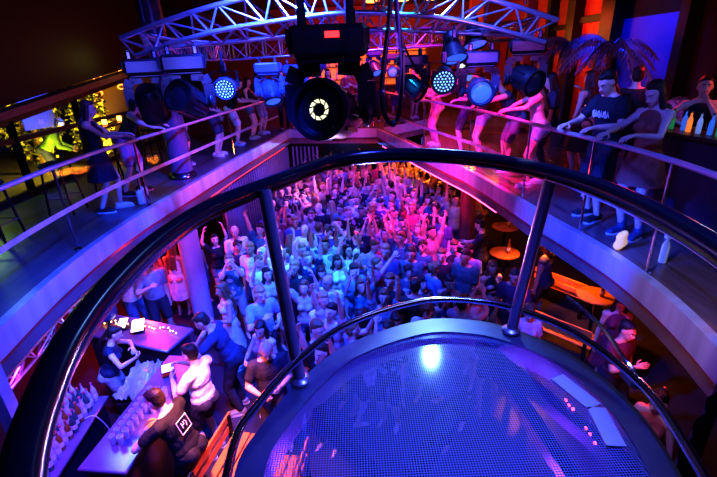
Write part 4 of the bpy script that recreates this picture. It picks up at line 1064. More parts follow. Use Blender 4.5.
FEM = [i for i, (p, _) in enumerate(POSES) if p.get('fem')]
for ri, row in enumerate(rows):
    for ci, (x, y) in enumerate(row):
        for att in range(14):
            pi_ = random.choices(range(len(POSES)), [2.2, 1.3, 1.3, 1, 1, 1.3, .7, 1.2, 1, .8, .7, .8, 1, 1])[0]
            if att > 6: pi_ = random.choice((0, 6, 11, 11))
            fem = POSES[pi_][0].get('fem'); hh = random.uniform(1.60, 1.72) if fem else random.uniform(1.72, 1.86)
            face = math.atan2(-y, -x) - pi / 2 + R(random.uniform(-38, 38))
            if random.random() < .12: face += pi * random.uniform(.6, 1)
            if att > 3: x += random.uniform(-.06, .06); y += random.uniform(-.06, .06)
            bt = tree_for(pi_, x, y, face, hh / 1.72)
            if clear(bt, x, y): break
        else:
            continue
        placed.append((x, y, bt)); p, gest = POSES[pi_]
        ct, cn = random.choice(TOPS)
        if x < -.2 and 6 < y < 9 and random.random() < .3: ct, cn = (.75, .78, .75), 'white'
        g = TOPN[p['top']].replace('t_shirt', 'T-shirt').replace('long_sleeved_shirt', 'long-sleeved shirt').replace('_', ' ')
        lab = '%s in %s %s, %s, %s from windows, row %s from platform' % ('woman' if fem else 'man', cn, g, gest, ORD[ci], ORD[ri])
        crowd_person(pi_, x, y, face, hh, lab, 'dancers crowding the dance floor', ct, random.choice(HAIRS), random.choice(SKINS), random.choice([(.02, .02, .03), (.06, .08, .14), (.2, .2, .22), (.03, .03, .05)]))

import sys; sys.stderr.write('CROWD %d of %d\n' % (len(placed), total))
# ------------------------------------------------------------------ bar under the window-side balcony
M_BARTOP = mat('bar_top', (.16, .12, .2), .2, noise=.3, scale=6, spec=.8)
M_BARF = mat('bar_front', (.05, .025, .05), .4)
M_MATT = mat('rubber_mat', (.02, .02, .035), .6, noise=.5, scale=120)
M_BGL = mat('bottle_glass', (.06, .12, .10), .08, spec=1.0); M_BGL2 = mat('clear_bottle', (.55, .5, .6), .08, spec=1.0); M_BGL3 = mat('amber_bottle', (.30, .12, .03), .08, spec=1.0)
M_LABEL = mat('bottle_label', (.75, .7, .72), .6); M_CAPM = mat('bottle_cap', (.5, .1, .12), .4)
M_TUMB = mat('drinking_glass', (.7, .65, .8), .06, spec=1.0)
def counter(label, a, b, w, h, z0=0, top=M_BARTOP):
    a, b = V(a), V(b); mid = (a + b) / 2; L = (b - a).length; ang = math.atan2(b.y - a.y, b.x - a.x)
    t = thing('bar_counter', label, 'bar counter', (mid.x, mid.y, z0), ang)
    MB().rbox((0, 0, h - .025), (L, w, .05), .012).build('counter_top', top, t)
    MB().rbox((0, 0, (h - .05) / 2), (L - .08, w - .12, h - .05), .01).build('counter_front', M_BARF, t)
    return t, ang
# front counter (a to b) with drinks, back shelf along the wall side
ca, cb_ = V((-2.52, 5.05, 0)), V((-2.76, 3.2, 0))
counter('long purple lit bar counter lined with drinking glasses beside the orange benches', ca, cb_, .55, 1.08)
counter('short end counter with till screen closing the bar beneath the thick lower pillar', (-4.3, 6.0, 0), (-2.75, 5.45, 0), .6, 1.08)
sa, sb = V((-3.62, 4.45, 0)), V((-3.50, 2.6, 0))
counter('back counter crowded with bottles behind the bartender', sa, sb, .5, .95)
struct(MB().box((-3.15, 4.0, .006), (.62, 3.0, .012)).build('floor_mat', M_MATT))
def bottle(mt):
    m = MB(); m.lathe([(.034, 0), (.037, .008), (.037, .17), (.030, .20), (.014, .235), (.013, .285), (.016, .287), (.016, .30)], n=12); return m
bproto = []
for i, mt in enumerate((M_BGL, M_BGL2, M_BGL3)):
    o = bottle(mt).build('bottle', mt); l = MB(); l.lathe([(.0378, .06), (.0378, .13)], n=12); q = l.build('bottle_label', M_LABEL, o)
    c = MB(); c.lathe([(.0165, .283), (.0165, .308), (.01, .31)], n=10); e = c.build('bottle_cap', M_CAPM, o)
    bproto.append([o, [q, e], False])
def place_bottle(k, loc, label, group, s=1.0):
    b = bproto[k]
    if not b[2]: b[2] = True; o = b[0]
    else: o, _ = copy_tree(b[0], b[1])
    o.location = loc; o.scale = (s, s, s); o.rotation_euler = (0, 0, random.uniform(0, 6))
    return tag(o, label, 'bottle', group)
kn = ['green', 'clear', 'amber']
d = (sb - sa)
for rr in range(3):
    for i in range(14):
        p = sa + d * (.04 + .6 * i / 13); k = random.choice((0, 1, 1, 2))
        place_bottle(k, (p.x - .13 + .13 * rr + random.uniform(-.012, .012), p.y + random.uniform(-.006, .006), .951), '%s glass bottle on the back counter, %s along the %s line from the bartender' % (kn[k], ORD[i], ORD[rr]), 'bottles on the back counter', random.uniform(.85, 1.0))
# glasses in lines on the front counter
gp_ = MB(); gp_.lathe([(.028, 0), (.03, .004), (.036, .12), (.033, .12), (.027, .012), (.002, .01)], n=12)
g0 = None
d = cb_ - ca; nrm = V((d.y, -d.x, 0)).normalized()
for rr in range(3):
    for i in range(9):
        if rr == 0 and i > 3: continue
        p = ca + d * (.42 + .05 * i) + nrm * (-.12 + .10 * rr)
        if g0 is None: g0 = gp_.build('drinking_glass', M_TUMB); o = g0
        else: o = g0.copy(); C.objects.link(o)
        o.location = (p.x, p.y, 1.081)
        tag(o, 'empty tumbler on the purple bar counter, %s along the %s line from the end counter' % (ORD[i], ORD[rr]), 'glass', 'tumblers lined up on the bar counter')
# till screens, menu panels, trays
M_SCR = mat('white_screen', (.9, .9, .8), .4, emit=(1, .95, .75), es=1.6)
def screen(label, p, w, h, tilt, yaw, m=M_SCR):
    t = thing('till_screen', label, 'screen', p, yaw)
    MB().rbox((0, 0, .012), (.16, .12, .024), .008).build('stand', M_FRAME, t)
    ax = (V((1, 0, 0)), V((0, cos(tilt), sin(tilt))), V((0, -sin(tilt), cos(tilt))))
    MB().rbox((0, 0, .10), (w, h, .018), .006, ax).build('casing', M_FRAME, t)
    MB().box(V((0, 0, .10)) + ax[2] * .0105, (w - .02, h - .02, .002), ax).build('screen', m, t)
    return t
screen('bright upright white menu screen on the end counter', (-3.50, 5.72, 1.081), .20, .28, .25, .3)
screen('second white screen beside the bright menu screen on the end counter', (-3.78, 5.80, 1.081), .15, .22, .3, .1)
screen('small white till screen on the long purple counter', (-2.62, 4.66, 1.081), .17, .17, .15, .4, mat('cream_screen', (.7, .68, .5), .4, emit=(.8, .75, .5), es=.7))
# dark glossy balloon lamp above the end counter
bl = thing('globe_lamp', 'dark blue glossy globe lamp standing on the end counter', 'lamp', (-3.98, 5.78, 1.08))
MB().ell((0, 0, .34), .17, None, 20, 14).build('globe', mat('blue_globe', (.02, .03, .12), .15, spec=1), bl)
MB().lathe([(.08, 0), (.08, .015), (.02, .03), (.02, .18)], n=14).build('stem', M_DSTEEL, bl)
# warm string lights along the end counter
M_WARM = mat('warm_bulb', (1, .7, .3), .4, emit=(1, .55, .15), es=9)
sl = thing('string_light', 'string of small warm bulbs lying along the end counter by the screens', 'light', (-3.6, 5.9, 1.1))
MB().tube(catmull([(-.6, .1, .01), (-.3, -.06, .01), (0, .03, .01), (.3, -.12, .01), (.75, -.3, .01)], 5), .005, 6).build('cord', M_FRAME, sl)
m = MB()
for i in range(22): m.ell((-.6 + i * .064 + random.uniform(-.015, .015), .1 - .4 * (i / 22) + random.uniform(-.06, .06), .02), .011, None, 6, 4)
m.build('bulbs', M_WARM, sl); bpy.data.objects['bulbs']['kind'] = 'stuff'
# grey plastic sheet bundle on the service side
m = MB(); n = 16; rws = []
for j in range(n):
    rws.append([(-.19 + .38 * i / (n - 1), -.36 + .72 * j / (n - 1), .05 + .05 * sin(i * 1.3 + j * .7) * cos(j * 1.1 - i * .35) + .03 * sin(i * 2.3)) for i in range(n)])
m.sheet(rws); rws2 = [[(x, y, 0) for x, y, z in r] for r in rws]
cl = m.build('plastic_sheet', mat('grey_sheet', (.42, .42, .40), .3, spec=.9, noise=.3, scale=5), loc=(-3.05, 4.68, .955), rotz=0)
tag(cl, 'crumpled pale grey plastic sheet covering an ice trough beside the bartender', 'sheet')
m = thing('ice_trough', 'low dark trough beneath the crumpled grey sheet inside the bar', 'trough', (-3.05, 4.68, 0), 0)
MB().rbox((0, 0, .46), (.36, .7, .9), .02).build('trough_body', M_DSTEEL, m)
for k in (-1, 1): MB().bar((-.19, k * .25, .75), (-.19, k * .25, .35), .02, .02).build('handle', M_STEEL, m)
# pale hose/cable on the mat
cbp = catmull([(-3.44, 4.05, .968), (-3.31, 4.07, .972), (-3.25, 4.15, .6), (-3.15, 4.1, .05), (-3.0, 3.95, .02), (-3.02, 3.75, .02), (-3.18, 3.7, .02)], 6)
tag(MB().tube(cbp, .008, 6).build('cable', mat('white_cable', (.7, .7, .7), .5)), 'white cable looping from the back counter down onto the dark mat', 'cable')
# small boxes and roll at the near end of the bar
for i, (x, y, l) in enumerate(((-3.42, 2.88, 'small square pink box on the near end of the back counter'), (-3.40, 2.68, 'pale carton beside the pink box on the back counter'))):
    t = thing('carton', l, 'box', (x, y, .951), .3 * i)
    MB().rbox((0, 0, .05), (.11, .10, .10), .006).build('carton_body', mat('pink_card', (.6, .3, .45), .6), t)
    MB().box((0, 0, .101), (.05, .05, .002)).build('sticker', M_FRAME, t)
pr_ = thing('paper_roll', 'white paper roll standing at the near end of the bar', 'paper roll', (-3.45, 3.08, .951))
MB().lathe([(.02, 0), (.055, 0), (.055, .22), (.02, .22), (.02, 0)], n=18).build('roll', M_LABEL, pr_); MB().lathe([(.018, -.0), (.018, .225)], n=12).build('core', M_FRAME, pr_)

# bartender and drinkers at the bar
guest('bartender in dark top and white apron trousers working behind the bar', -3.62, 4.98, -70, dict(fem=True, hair='pony', top='vest', bot='trousers', lean=14, hp=25, hL=(-.05, .36, 1.22), hR=(.14, .38, 1.15), eL=(-1, 0, -.3), eR=(1, 0, -.3)), 1.66, {'top': (.02, .03, .07), 'bot': (.42, .40, .38), 'shoe': BLK}, z=0.012)
drk = [(-1.9, 5.12, 95, dict(hair='short', top='tee', bot='trousers', lean=24, hp=35, hL=(-.1, .45, 1.12), hR=(.1, .45, 1.12), eL=(-1, 0, 0), eR=(1, 0, 0)), {'top': (.04, .06, .12)}, 'broad man in navy T-shirt leaning on the bar counter end', 1.84),
 (-2.08, 4.34, 70, dict(hair='short', top='tee', bot='shorts', hp=16, hL=(-.12, .3, 1.22), hR=(.1, .33, 1.3), cR=1), {'top': (.68, .70, .75)}, 'man in white T-shirt raising a phone between bar and platform', 1.78),
 (-1.38, 5.0, 150, dict(fem=True, hair='long', top='tank', bot='trousers', hp=14, hy=20, hR=(.1, .3, 1.18)), {'top': (.5, .36, .5)}, 'woman in lilac tank top standing among the drinkers near the bar', 1.68),
 (-1.22, 4.42, 200, dict(hair='bald', top='tee', bot='trousers', hp=20, hL=(-.1, .25, 1.15), hR=(.15, .25, 1.1)), {'top': (.02, .02, .04)}, 'bald man in black T-shirt by the platform edge near the orange benches', 1.78),
 (-1.55, 5.75, 215, dict(hair='short', top='polo', bot='shorts', hp=10, hL=(-.15, .2, 1.1), hR=(.1, .28, 1.3)), {'top': (.3, .42, .66)}, 'man in light blue polo standing behind the broad bar leaner', 1.80),
 (-2.2, 6.12, 120, dict(fem=True, hair='long', top='dress', hp=10, hL=(-.15, .26, 1.12)), {'top': (.6, .55, .62)}, 'woman in a pale dress beside the bar end counter', 1.68)]
for x, y, a, p, c, l, h in drk: guest(l, x, y, a, p, h, {**{'bot': (.03, .03, .05), 'shoe': (.3, .3, .3)}, **c}, random.choice(HAIRS), random.randrange(5), z=0)
# man in black T-shirt with a white square emblem on his back, facing the bar
mb_, mp_, mr_ = guest('man in black T-shirt with a white square emblem on the back facing the bar', -2.0, 3.55, 75, dict(hair='short', top='tee', bot='trousers', lean=20, hp=24, hL=(-.12, .42, 1.1), hR=(.14, .42, 1.1), eL=(-1, 0, 0), eR=(1, 0, 0)), 1.80, {'top': (.012, .012, .016), 'bot': BLK, 'shoe': BLK}, z=0)
sh_ = [o for k, o in mp_ if k == 'top'][0]; a_ = mr_['at']; e = .075
em = MB(); yb_ = -.136
for s_ in ([(-e, .22), (e, .22), (e, .37), (-e, .37), (-e, .22)], [(-.03, .27), (-.03, .33)], [(-.03, .30), (.0, .30), (.0, .33)], [(.02, .26), (.035, .30), (.02, .33)]):
    em.tube([a_(x, yb_ + .5 * x * x, z) for x, z in s_], .006, 6)
em.build('back_emblem', MATS['white_print'], sh_)

# orange lit slatted benches between bar and platform
M_ORANGE = mat('orange_bench_wood', (.75, .26, .06), .4, noise=.3, scale=5, stretch=(1, 9, 1))
def bench(label, x, y, yaw, L=1.1, z=0):
    t = thing('bench', label, 'bench', (x, y, z), yaw)
    for k in range(4):
        MB().rbox((0, -.18 + .12 * k, .44), (L, .10, .035), .008).build('seat_slat', M_ORANGE, t)
    for k in range(2):
        MB().rbox((0, .25, .58 + .15 * k), (L, .03, .11), .008).build('back_slat', M_ORANGE, t)
    for sx in (-1, 1):
        m = MB(); m.bar((sx * (L / 2 - .08), -.18, .42), (sx * (L / 2 - .08), -.18, 0), .05, .05); m.build('leg', M_FRAME, t)
        m = MB(); m.bar((sx * (L / 2 - .08), .24, .78), (sx * (L / 2 - .08), .22, 0), .05, .05); m.build('leg', M_FRAME, t)
    return t
bench('orange lit slatted bench standing by the emblem T-shirt man', -1.62, 3.72, 1.35, 1.0)
bench('orange lit slatted bench tucked beside the platform near the bald man', -1.02, 3.45, -1.75, .8)
bench('orange lit slatted bench under the balcony next to the hanging clamp', 3.42, 6.15, 2.3)
bench('orange lit slatted bench next to the brown lower pillar', 2.7, 7.45, 2.4)
bench('orange lit slatted bench farther under the plank balcony', 4.15, 7.6, 2.2)
def table(label, x, y):
    t = thing('round_table', label, 'table', (x, y, 0))
    MB().lathe([(.30, .98), (.31, .985), (.31, 1.01), (.30, 1.015)], n=24).build('table_top', mat('amber_table', (.40, .18, .06), .3), t)
    MB().lathe([(.03, .03), (.03, .98)], n=12).build('pole', M_DSTEEL, t); MB().lathe([(.2, 0), (.2, .015), (.04, .03)], n=20).build('base', M_DSTEEL, t)
    return (x, y)
for x, y, l in ((3.05, 8.15, 'tall round bar table with a drink near the brown lower pillar'), (4.0, 6.3, 'tall round bar table in the dark under the plank balcony'), (3.55, 9.6, 'tall round bar table among the far guests under the plank balcony')):
    table(l, x, y); place_bottle(2, (x + .06, y - .05, 1.016), 'amber bottle standing on the ' + l.replace(' with a drink', '').replace('tall round ', ''), None)
under_r = [(2.55, 8.15, 60, dict(hair='short', top='tee', bot='trousers', hL=(-.1, .38, 1.1), hR=(.1, .38, 1.1), hp=20), {'top': (.03, .03, .06)}, 'waiter in dark T-shirt carrying a round tray at the edge of the crowd', 1.80),
 (2.45, 6.0, 150, dict(hair='short', top='tee', bot='shorts', hp=14, hL=(-.12, .28, 1.15)), {'top': (.05, .03, .08)}, 'man in dark T-shirt with red lit face beside the orange bench', 1.78),
 (2.35, 5.15, 170, dict(fem=True, hair='short', top='tee', bot='hot', hp=12), {'top': (.6, .6, .65)}, 'short-haired woman in white T-shirt below the toe rail', 1.66),
 (3.4, 7.0, 40, dict(hair='short', top='vest', bot='shorts', hp=10), {'top': (.04, .03, .08)}, 'man in a dark vest standing between the orange benches', 1.78),
 (3.7, 5.25, 160, dict(fem=True, hair='long', top='dress', hp=16), {'top': (.2, .03, .06)}, 'woman in a dark red dress below the bent brace rod', 1.66),
 (3.3, 4.5, 200, dict(hair='short', top='tee', bot='shorts', hp=10, hR=(.1, .3, 1.25)), {'top': (.12, .02, .05)}, 'man in maroon T-shirt under the steel clamp', 1.76),
 (3.0, 3.35, 120, dict(fem=True, hair='bun', top='tank', bot='hot', hp=10, hR=(.1, .3, 1.3)), {'top': (.45, .10, .06)}, 'woman in an orange tank top glowing red near the corner sofa', 1.70)]
for x, y, a, p, c, l, h in under_r: guest(l, x, y, a, p, h, {**{'bot': (.03, .03, .05), 'shoe': (.2, .2, .2)}, **c}, random.choice(HAIRS), random.randrange(5), z=0)
tr = thing('serving_tray', 'round dark serving tray with pale rim held by the waiter', 'tray', (2.20, 8.36, 1.14))
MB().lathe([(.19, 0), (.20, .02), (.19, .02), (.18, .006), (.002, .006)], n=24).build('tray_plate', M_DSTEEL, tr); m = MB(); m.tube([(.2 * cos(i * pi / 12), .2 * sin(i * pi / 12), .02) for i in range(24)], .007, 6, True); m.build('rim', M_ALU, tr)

# ------------------------------------------------------------------ upstairs bar with bottles, right side
cp = atz(690, 155, B + 1.08)
t, _ = counter('dark wooden bar counter with lit bottles on the plank balcony', (3.72, 5.5, 0), (4.02, 4.2, 0), .42, 1.06, B, M_WOOD)
cols = [('green', mat('green_lit_bottle', (.05, .5, .15), .1, emit=(.05, .6, .2), es=.2)), ('blue', mat('blue_lit_bottle', (.1, .3, .7), .1, emit=(.1, .35, 1), es=.25)), ('orange', mat('orange_lit_bottle', (.8, .3, .05), .1, emit=(1, .3, .05), es=.6)), ('white', mat('white_lit_bottle', (.6, .7, .8), .1, emit=(.5, .8, 1), es=.15))]  # emission paints the bar light into the bottle glass
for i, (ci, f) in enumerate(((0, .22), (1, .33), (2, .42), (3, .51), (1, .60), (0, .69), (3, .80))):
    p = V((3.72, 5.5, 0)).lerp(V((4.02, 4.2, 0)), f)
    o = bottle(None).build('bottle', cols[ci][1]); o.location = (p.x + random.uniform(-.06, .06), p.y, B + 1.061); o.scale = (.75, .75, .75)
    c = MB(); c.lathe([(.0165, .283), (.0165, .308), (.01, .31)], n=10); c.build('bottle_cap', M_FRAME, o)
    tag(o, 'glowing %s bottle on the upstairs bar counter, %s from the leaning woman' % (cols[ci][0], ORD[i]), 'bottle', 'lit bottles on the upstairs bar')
# crumpled bag with painted glow, and bottles built for bar reflections on the planks
def crumple(name, label, cat, loc, r, m_):
    b = MB(); b.ell((0, 0, r[2]), r, None, 14, 10)
    b.v = [(x * (1 + .25 * sin(9 * y + 40 * z)), y * (1 + .25 * cos(8 * x + 33 * z)), z + .02 * sin(40 * x)) for x, y, z in b.v]
    mn = min(p[2] for p in b.v); b.v = [(x, y, z - mn) for x, y, z in b.v]
    return tag(b.build(name, m_, None, 25, loc), label, cat)
q = atz(617, 250, B); crumple('paper_bag', 'crumpled paper bag with painted yellow glow lying on the planks by the bare feet', 'bag', (xat(ERs, q.y) + .16, q.y, B), (.07, .05, .10), mat('painted_glow_paper', (.8, .55, .2), .35, emit=(1, .6, .15), es=.35))  # emission paints the yellow light into the paper
for i, (u, v, l) in enumerate(((662, 262, 'clear bottle shape for a bar reflection on the planks near the steel edge'), (668, 238, 'second clear bottle shape for a bar reflection behind the first on the planks'))):
    q = atz(u, v, B); o = bottle(None).build('reflection_bottle', mat('painted_glow_plastic', (.6, .65, .7), .1, spec=1, emit=(.5, .55, .6), es=.12)); o.location = (max(q.x, xat(ERs, q.y) + .15), q.y, B + .0); tag(o, l, 'bottle')  # emission paints the reflected bar light into the bottle
    c = MB(); c.lathe([(.018, .283), (.018, .31), (.01, .312)], n=10); c.build('bottle_cap', M_BLUELED if i else M_LABEL, o)
# dark sofa and speaker in the near right corner
sf = thing('sofa', 'black upholstered corner sofa on the near plank balcony', 'sofa', (3.2, 2.15, B), R(-75))
M_SOFA = mat('black_upholstery', (.02, .02, .04), .5, noise=.3)
MB().rbox((0, 0, .24), (1.3, .7, .3), .06).build('seat', M_SOFA, sf); MB().rbox((0, .38, .5), (1.3, .2, .65), .07).build('backrest', M_SOFA, sf)
for k in (-1, 1): MB().rbox((k * .66, 0, .36), (.18, .72, .5), .06).build('armrest', M_SOFA, sf)
for sx in (-1, 1):
    for sy in (-1, 1): MB().cyl((sx * .58, sy * .3, 0), (sx * .58, sy * .3, .1), .025, n=8).build('leg', M_FRAME, sf)

# ------------------------------------------------------------------ far bar, pictures, screen
t = thing('bottle_shelf', 'tall far bar shelf glowing orange behind the far balcony guests', 'shelf', (.6, YB - .3, B))
M_SHELF = mat('shelf_wood', (.25, .10, .04), .4); M_BACKLIT = mat('amber_backlight', (1, .5, .15), .5, emit=(1, .28, .06), es=.45)
MB().box((0, .12, 1.15), (4.4, .04, 2.2)).build('back_panel', M_BACKLIT, t)
for k in range(5): MB().rbox((0, 0, .35 + .45 * k), (4.4, .26, .04), .008).build('shelf', M_SHELF, t)
for k in range(3): MB().rbox((-2.2 + 2.2 * k, 0, 1.15), (.06, .26, 2.3), .008).build('upright', M_SHELF, t)
for rr in range(3):
    for i in range(14):
        place_bottle(random.choice((0, 1, 2)), (.6 - 2.05 + i * .31 + random.uniform(-.03, .03), YB - .34, B + .823 + .45 * rr), 'bottle silhouetted on the far orange shelf, %s along on the %s board' % (ORD[i], ORD[rr]), 'bottles on the far orange shelf', 1.08)
t, _ = counter('far bar counter in front of the orange bottle shelf', (-1.2, 16.4, 0), (2.6, 16.4, 0), .5, 1.06, B, M_WOOD)
def wall_screen(label, p, w, h, m, yaw=0):
    t = thing('wall_screen', label, 'screen', p, yaw)
    MB().rbox((0, 0, 0), (w, .05, h), .012).build('casing', M_FRAME, t); MB().box((0, -.028, 0), (w - .06, .006, h - .06)).build('screen', m, t)
    return t
def screen_mat():
    m = mat('pale_screen', (.3, .5, .5), .4, emit=(.45, .8, .7), es=2.2); nt = m.node_tree; b = nt.nodes['Principled BSDF']
    vo = nt.nodes.new('ShaderNodeTexVoronoi'); vo.inputs['Scale'].default_value = 7; cr = nt.nodes.new('ShaderNodeValToRGB')
    cr.color_ramp.elements[0].color = (.02, .05, .06, 1); cr.color_ramp.elements[1].color = (.75, .95, .7, 1); cr.color_ramp.elements[0].position = .2; cr.color_ramp.elements[1].position = .5
    nt.links.new(nt.nodes['Texture Coordinate'].outputs['Object'], vo.inputs['Vector']); nt.links.new(vo.outputs['Distance'], cr.inputs[0]); nt.links.new(cr.outputs[0], b.inputs['Emission Color'])
    return m
q = aty(466, 62, 12.4)
wall_screen('wall screen with a pale green and white picture above the pink woman', tuple(q), .42, .34, screen_mat(), -.2)
q2 = aty(467, 78, 12.4); wall_screen('smaller dim blue screen hanging under the green and white one', (q2.x, q2.y, q2.z), .36, .22, mat('dim_blue_screen', (.1, .2, .5), .4, emit=(.12, .25, .7), es=.8), -.2)
st = thing('screen_stand', 'slim steel stand that carries the two stacked screens', 'stand', (q.x + .03, 12.5, B)); MB().cyl((0, 0, .02), (0, 0, q.z - B + .2), .03, n=10).build('pole', M_DSTEEL, st); MB().lathe([(.2, 0), (.2, .02), (.03, .05)], n=20).build('base', M_DSTEEL, st)
q = aty(362, 147, 14.5); wall_screen('small blue lit screen in the dark stage recess under the far balcony', (q.x, 16.25, q.z), .4, .3, mat('stage_screen', (.1, .15, .4), .4, emit=(.2, .3, 1), es=1.5))

# ------------------------------------------------------------------ plants
M_LEAFB = mat('silvery_leaf', (.34, .42, .55), .25, noise=.5, scale=6, spec=1); M_LEAFY = mat('garden_leaf', (.22, .24, .05), .5, noise=.6, scale=3); M_BARK = mat('bark', (.08, .05, .03), .8, bump=.4)
def palm(label, x, y, h, nf, L, droop=1.0):
    t = thing('potted_palm', label, 'plant', (x, y, B))
    MB().lathe([(.14, 0), (.2, .36), (.22, .38), (.19, .38), (.17, .33), (.002, .33)], n=18).build('pot', mat('dark_pot', (.05, .04, .05), .4), t)
    MB().tube([(0, 0, .33), (.03, .02, h * .5), (0, 0, h)], [.055, .045, .04], 10).build('trunk', M_BARK, t)
    f = MB()
    for i in range(nf):
        a = 2 * pi * i / nf + random.uniform(-.2, .2); up_ = random.uniform(.1, .9); LL = L * random.uniform(.75, 1.1)
        pts = []
        for k in range(9):
            q = k / 8; pts.append(V((cos(a) * LL * q, sin(a) * LL * q, h + LL * (up_ * q - droop * 1.1 * q * q))))
        for k in range(8): f.bar(pts[k], pts[k + 1], .012, .008)
        for k in range(1, 9):
            for sgn in (-1, 1):
                for jj in range(2):
                    p = pts[k - 1].lerp(pts[k], jj * .5); s_ = V((-sin(a), cos(a), 0)) * sgn; ll = LL * .32 * (1 - .5 * abs(k / 8 - .45))
                    tip = p + s_ * ll * .55 + V((cos(a) * ll * .3, sin(a) * ll * .3, -ll * .8)); w_ = V((cos(a), sin(a), 0)) * .02
                    m_ = (p + tip) / 2 + V((0, 0, .03)); f.add([p, m_ - w_, tip, m_ + w_], [(0, 1, 2, 3)])
    f.build('fronds', M_LEAFB, t, None)
palm('tall silvery palm with drooping fronds before the blue wall', 4.5, 8.0, 2.0, 14, .85)
palm('second silvery palm leaning out in front of the red and blue walls', 4.5, 9.6, 2.1, 14, .8, .9)
palm('lower silvery palm between the tall palm and the bar', 4.75, 6.7, 1.2, 12, .7, 1.1)
# garden beyond the windows
struct(MB().box((-9.2, 9, B - .55), (6.6, 20, .1)).build('terrace_ground', mat('terrace_paving', (.22, .22, .14), .6, noise=.3)))
def tree(label, x, y, h, r, seed):
    rnd = random.Random(seed); t = thing('garden_tree', label, 'tree', (x, y, B - .5))
    MB().tube([(0, 0, 0), (.05, 0, h * .4), (0, .05, h * .75)], [.09, .07, .04], 8).build('trunk', M_BARK, t)
    f = MB()
    for i in range(850):
        u, w_ = rnd.uniform(0, 2 * pi), rnd.uniform(-1, 1); q = rnd.uniform(.45, 1) ** .5; s_ = math.sqrt(1 - w_ * w_)
        c = V((cos(u) * s_ * r * q, sin(u) * s_ * r * q, h * .55 + w_ * h * .46 * q))
        a = V((rnd.uniform(-1, 1), rnd.uniform(-1, 1), rnd.uniform(-1, .3))).normalized() * rnd.uniform(.07, .14); b = a.cross(V((rnd.uniform(-1, 1), rnd.uniform(-1, 1), rnd.uniform(-1, 1)))).normalized() * .05
        f.add([c, c + a * .5 + b, c + a, c + a * .5 - b], [(0, 1, 2, 3)])
    f.build('foliage', M_LEAFY, t, None)
for i, (x, y, h, r) in enumerate(((-8.2, 11.3, 2.9, .75), (-8.1, 8.8, 3.0, .85), (-9.9, 13.2, 3.0, .95), (-6.9, 11.7, 2.2, .5), (-10.1, 10.6, 3.3, .9), (-8.4, 15.8, 2.7, .75), (-10.6, 15.6, 3.4, 1.0), (-7.6, 7.3, 2.4, .7))):
    tree('yellow-green lit garden tree outside, %s' % ['opposite the tallest window bar', 'behind the green hooded person', 'tall and far behind the first row', 'low and close to the far panes', 'tallest at the back of the garden', 'beyond the long-haired woman', 'farthest from the camera', 'nearest to the camera'][i], x, y, h, r, i)
# terrace table the hooded person bends over
tt = thing('terrace_table', 'wooden terrace table in front of the green hooded person', 'table', (XL - .62 + .35, 8.55, B - .5), .3) if False else None
# lanterns on a ledge near the windows
M_LANT = mat('lantern_glow', (1, .5, .15), .5, emit=(1, .35, .06), es=6)
lg = thing('side_table', 'long narrow dark table with small orange lanterns by the far windows', 'table', (-4.9, 9.7, B), R(90))
MB().rbox((0, 0, .95), (3.4, .3, .04), .01).build('table_top', M_WOOD, lg)
for sx in (-1, 0, 1):
    for sy in (-1, 1): MB().bar((sx * 1.6, sy * .11, .93), (sx * 1.6, sy * .11, 0), .04, .04).build('leg', M_FRAME, lg)
for i in range(6):
    o = thing('lantern', 'small glowing orange lantern on the long window table, %s from the thick pillar' % ORD[i], 'lantern', (-4.9, 8.2 + .58 * i, B + .97), 0, 'lanterns on the window table')
    MB().lathe([(.04, .01), (.045, .02), (.045, .10), (.03, .11)], n=12).build('glow', M_LANT, o); m = MB(); m.lathe([(.05, 0), (.05, .012)], n=12); m.build('base', M_FRAME, o); m = MB(); m.lathe([(.05, .11), (.03, .135), (.01, .14)], n=12); m.build('cap', M_FRAME, o)
# bar stools on the window side
def stool(label, x, y):
    t = thing('bar_stool', label, 'stool', (x, y, B), 0, 'bar stools by the windows')
    MB().rbox((0, 0, .74), (.34, .34, .05), .02).build('seat', M_SOFA, t)
    for sx in (-1, 1):
        for sy in (-1, 1): MB().bar((sx * .13, sy * .13, .72), (sx * .18, sy * .18, 0), .022, .022).build('leg', M_DSTEEL, t)
    m = MB(); pts = [(.165, .165, .25), (-.165, .165, .25), (-.165, -.165, .25), (.165, -.165, .25)]
    for i in range(4): m.bar(pts[i], pts[(i + 1) % 4], .015, .015)
    m.build('foot_ring', M_STEEL, t)
for i, (x, y) in enumerate(((-4.4, 6.3), (-4.3, 7.4), (-4.45, 8.5), (-4.4, 9.6), (-4.35, 10.7), (-4.6, 5.2))):
    stool('dark bar stool with thin steel legs by the windows, %s' % ['behind the tank top man', 'behind the thick pillar', 'before the first lantern', 'before the middle lanterns', 'before the last lantern', 'behind the long-haired woman'][i], x, y)

# lit banner, and an added board for ring lights reflected in the glass
q = atx(36, 110, -7.0)
bn = thing('banner', 'blue lit banner on a stand outside the windows among the trees', 'banner', (q.x, q.y, B - .5), R(70))
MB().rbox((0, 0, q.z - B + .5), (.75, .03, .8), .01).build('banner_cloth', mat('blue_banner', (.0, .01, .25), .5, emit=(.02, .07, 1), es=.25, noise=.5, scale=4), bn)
MB().cyl((0, .04, 0), (0, .04, q.z - B + .9), .025, n=10).build('pole', M_DSTEEL, bn); MB().lathe([(.25, 0), (.25, .03), (.03, .05)], n=18).build('base', M_DSTEEL, bn)
q = atx(122, 86, -7.2)
bd = thing('reflection_board', 'added brown board with orange rings for ceiling lights reflected in the far windows', 'board', (q.x, q.y, B - .5), R(35))
MB().rbox((0, 0, (q.z - B + 1.1) / 2), (2.6, .06, q.z - B + 1.1), .01).build('board_panel', mat('brown_board', (.22, .11, .05), .5, emit=(.5, .2, .05), es=.06), bd)  # faint warm glow is painted into the board
rg = mat('orange_ring_reflection', (1, .5, .2), .4, emit=(1, .33, .05), es=2.2)
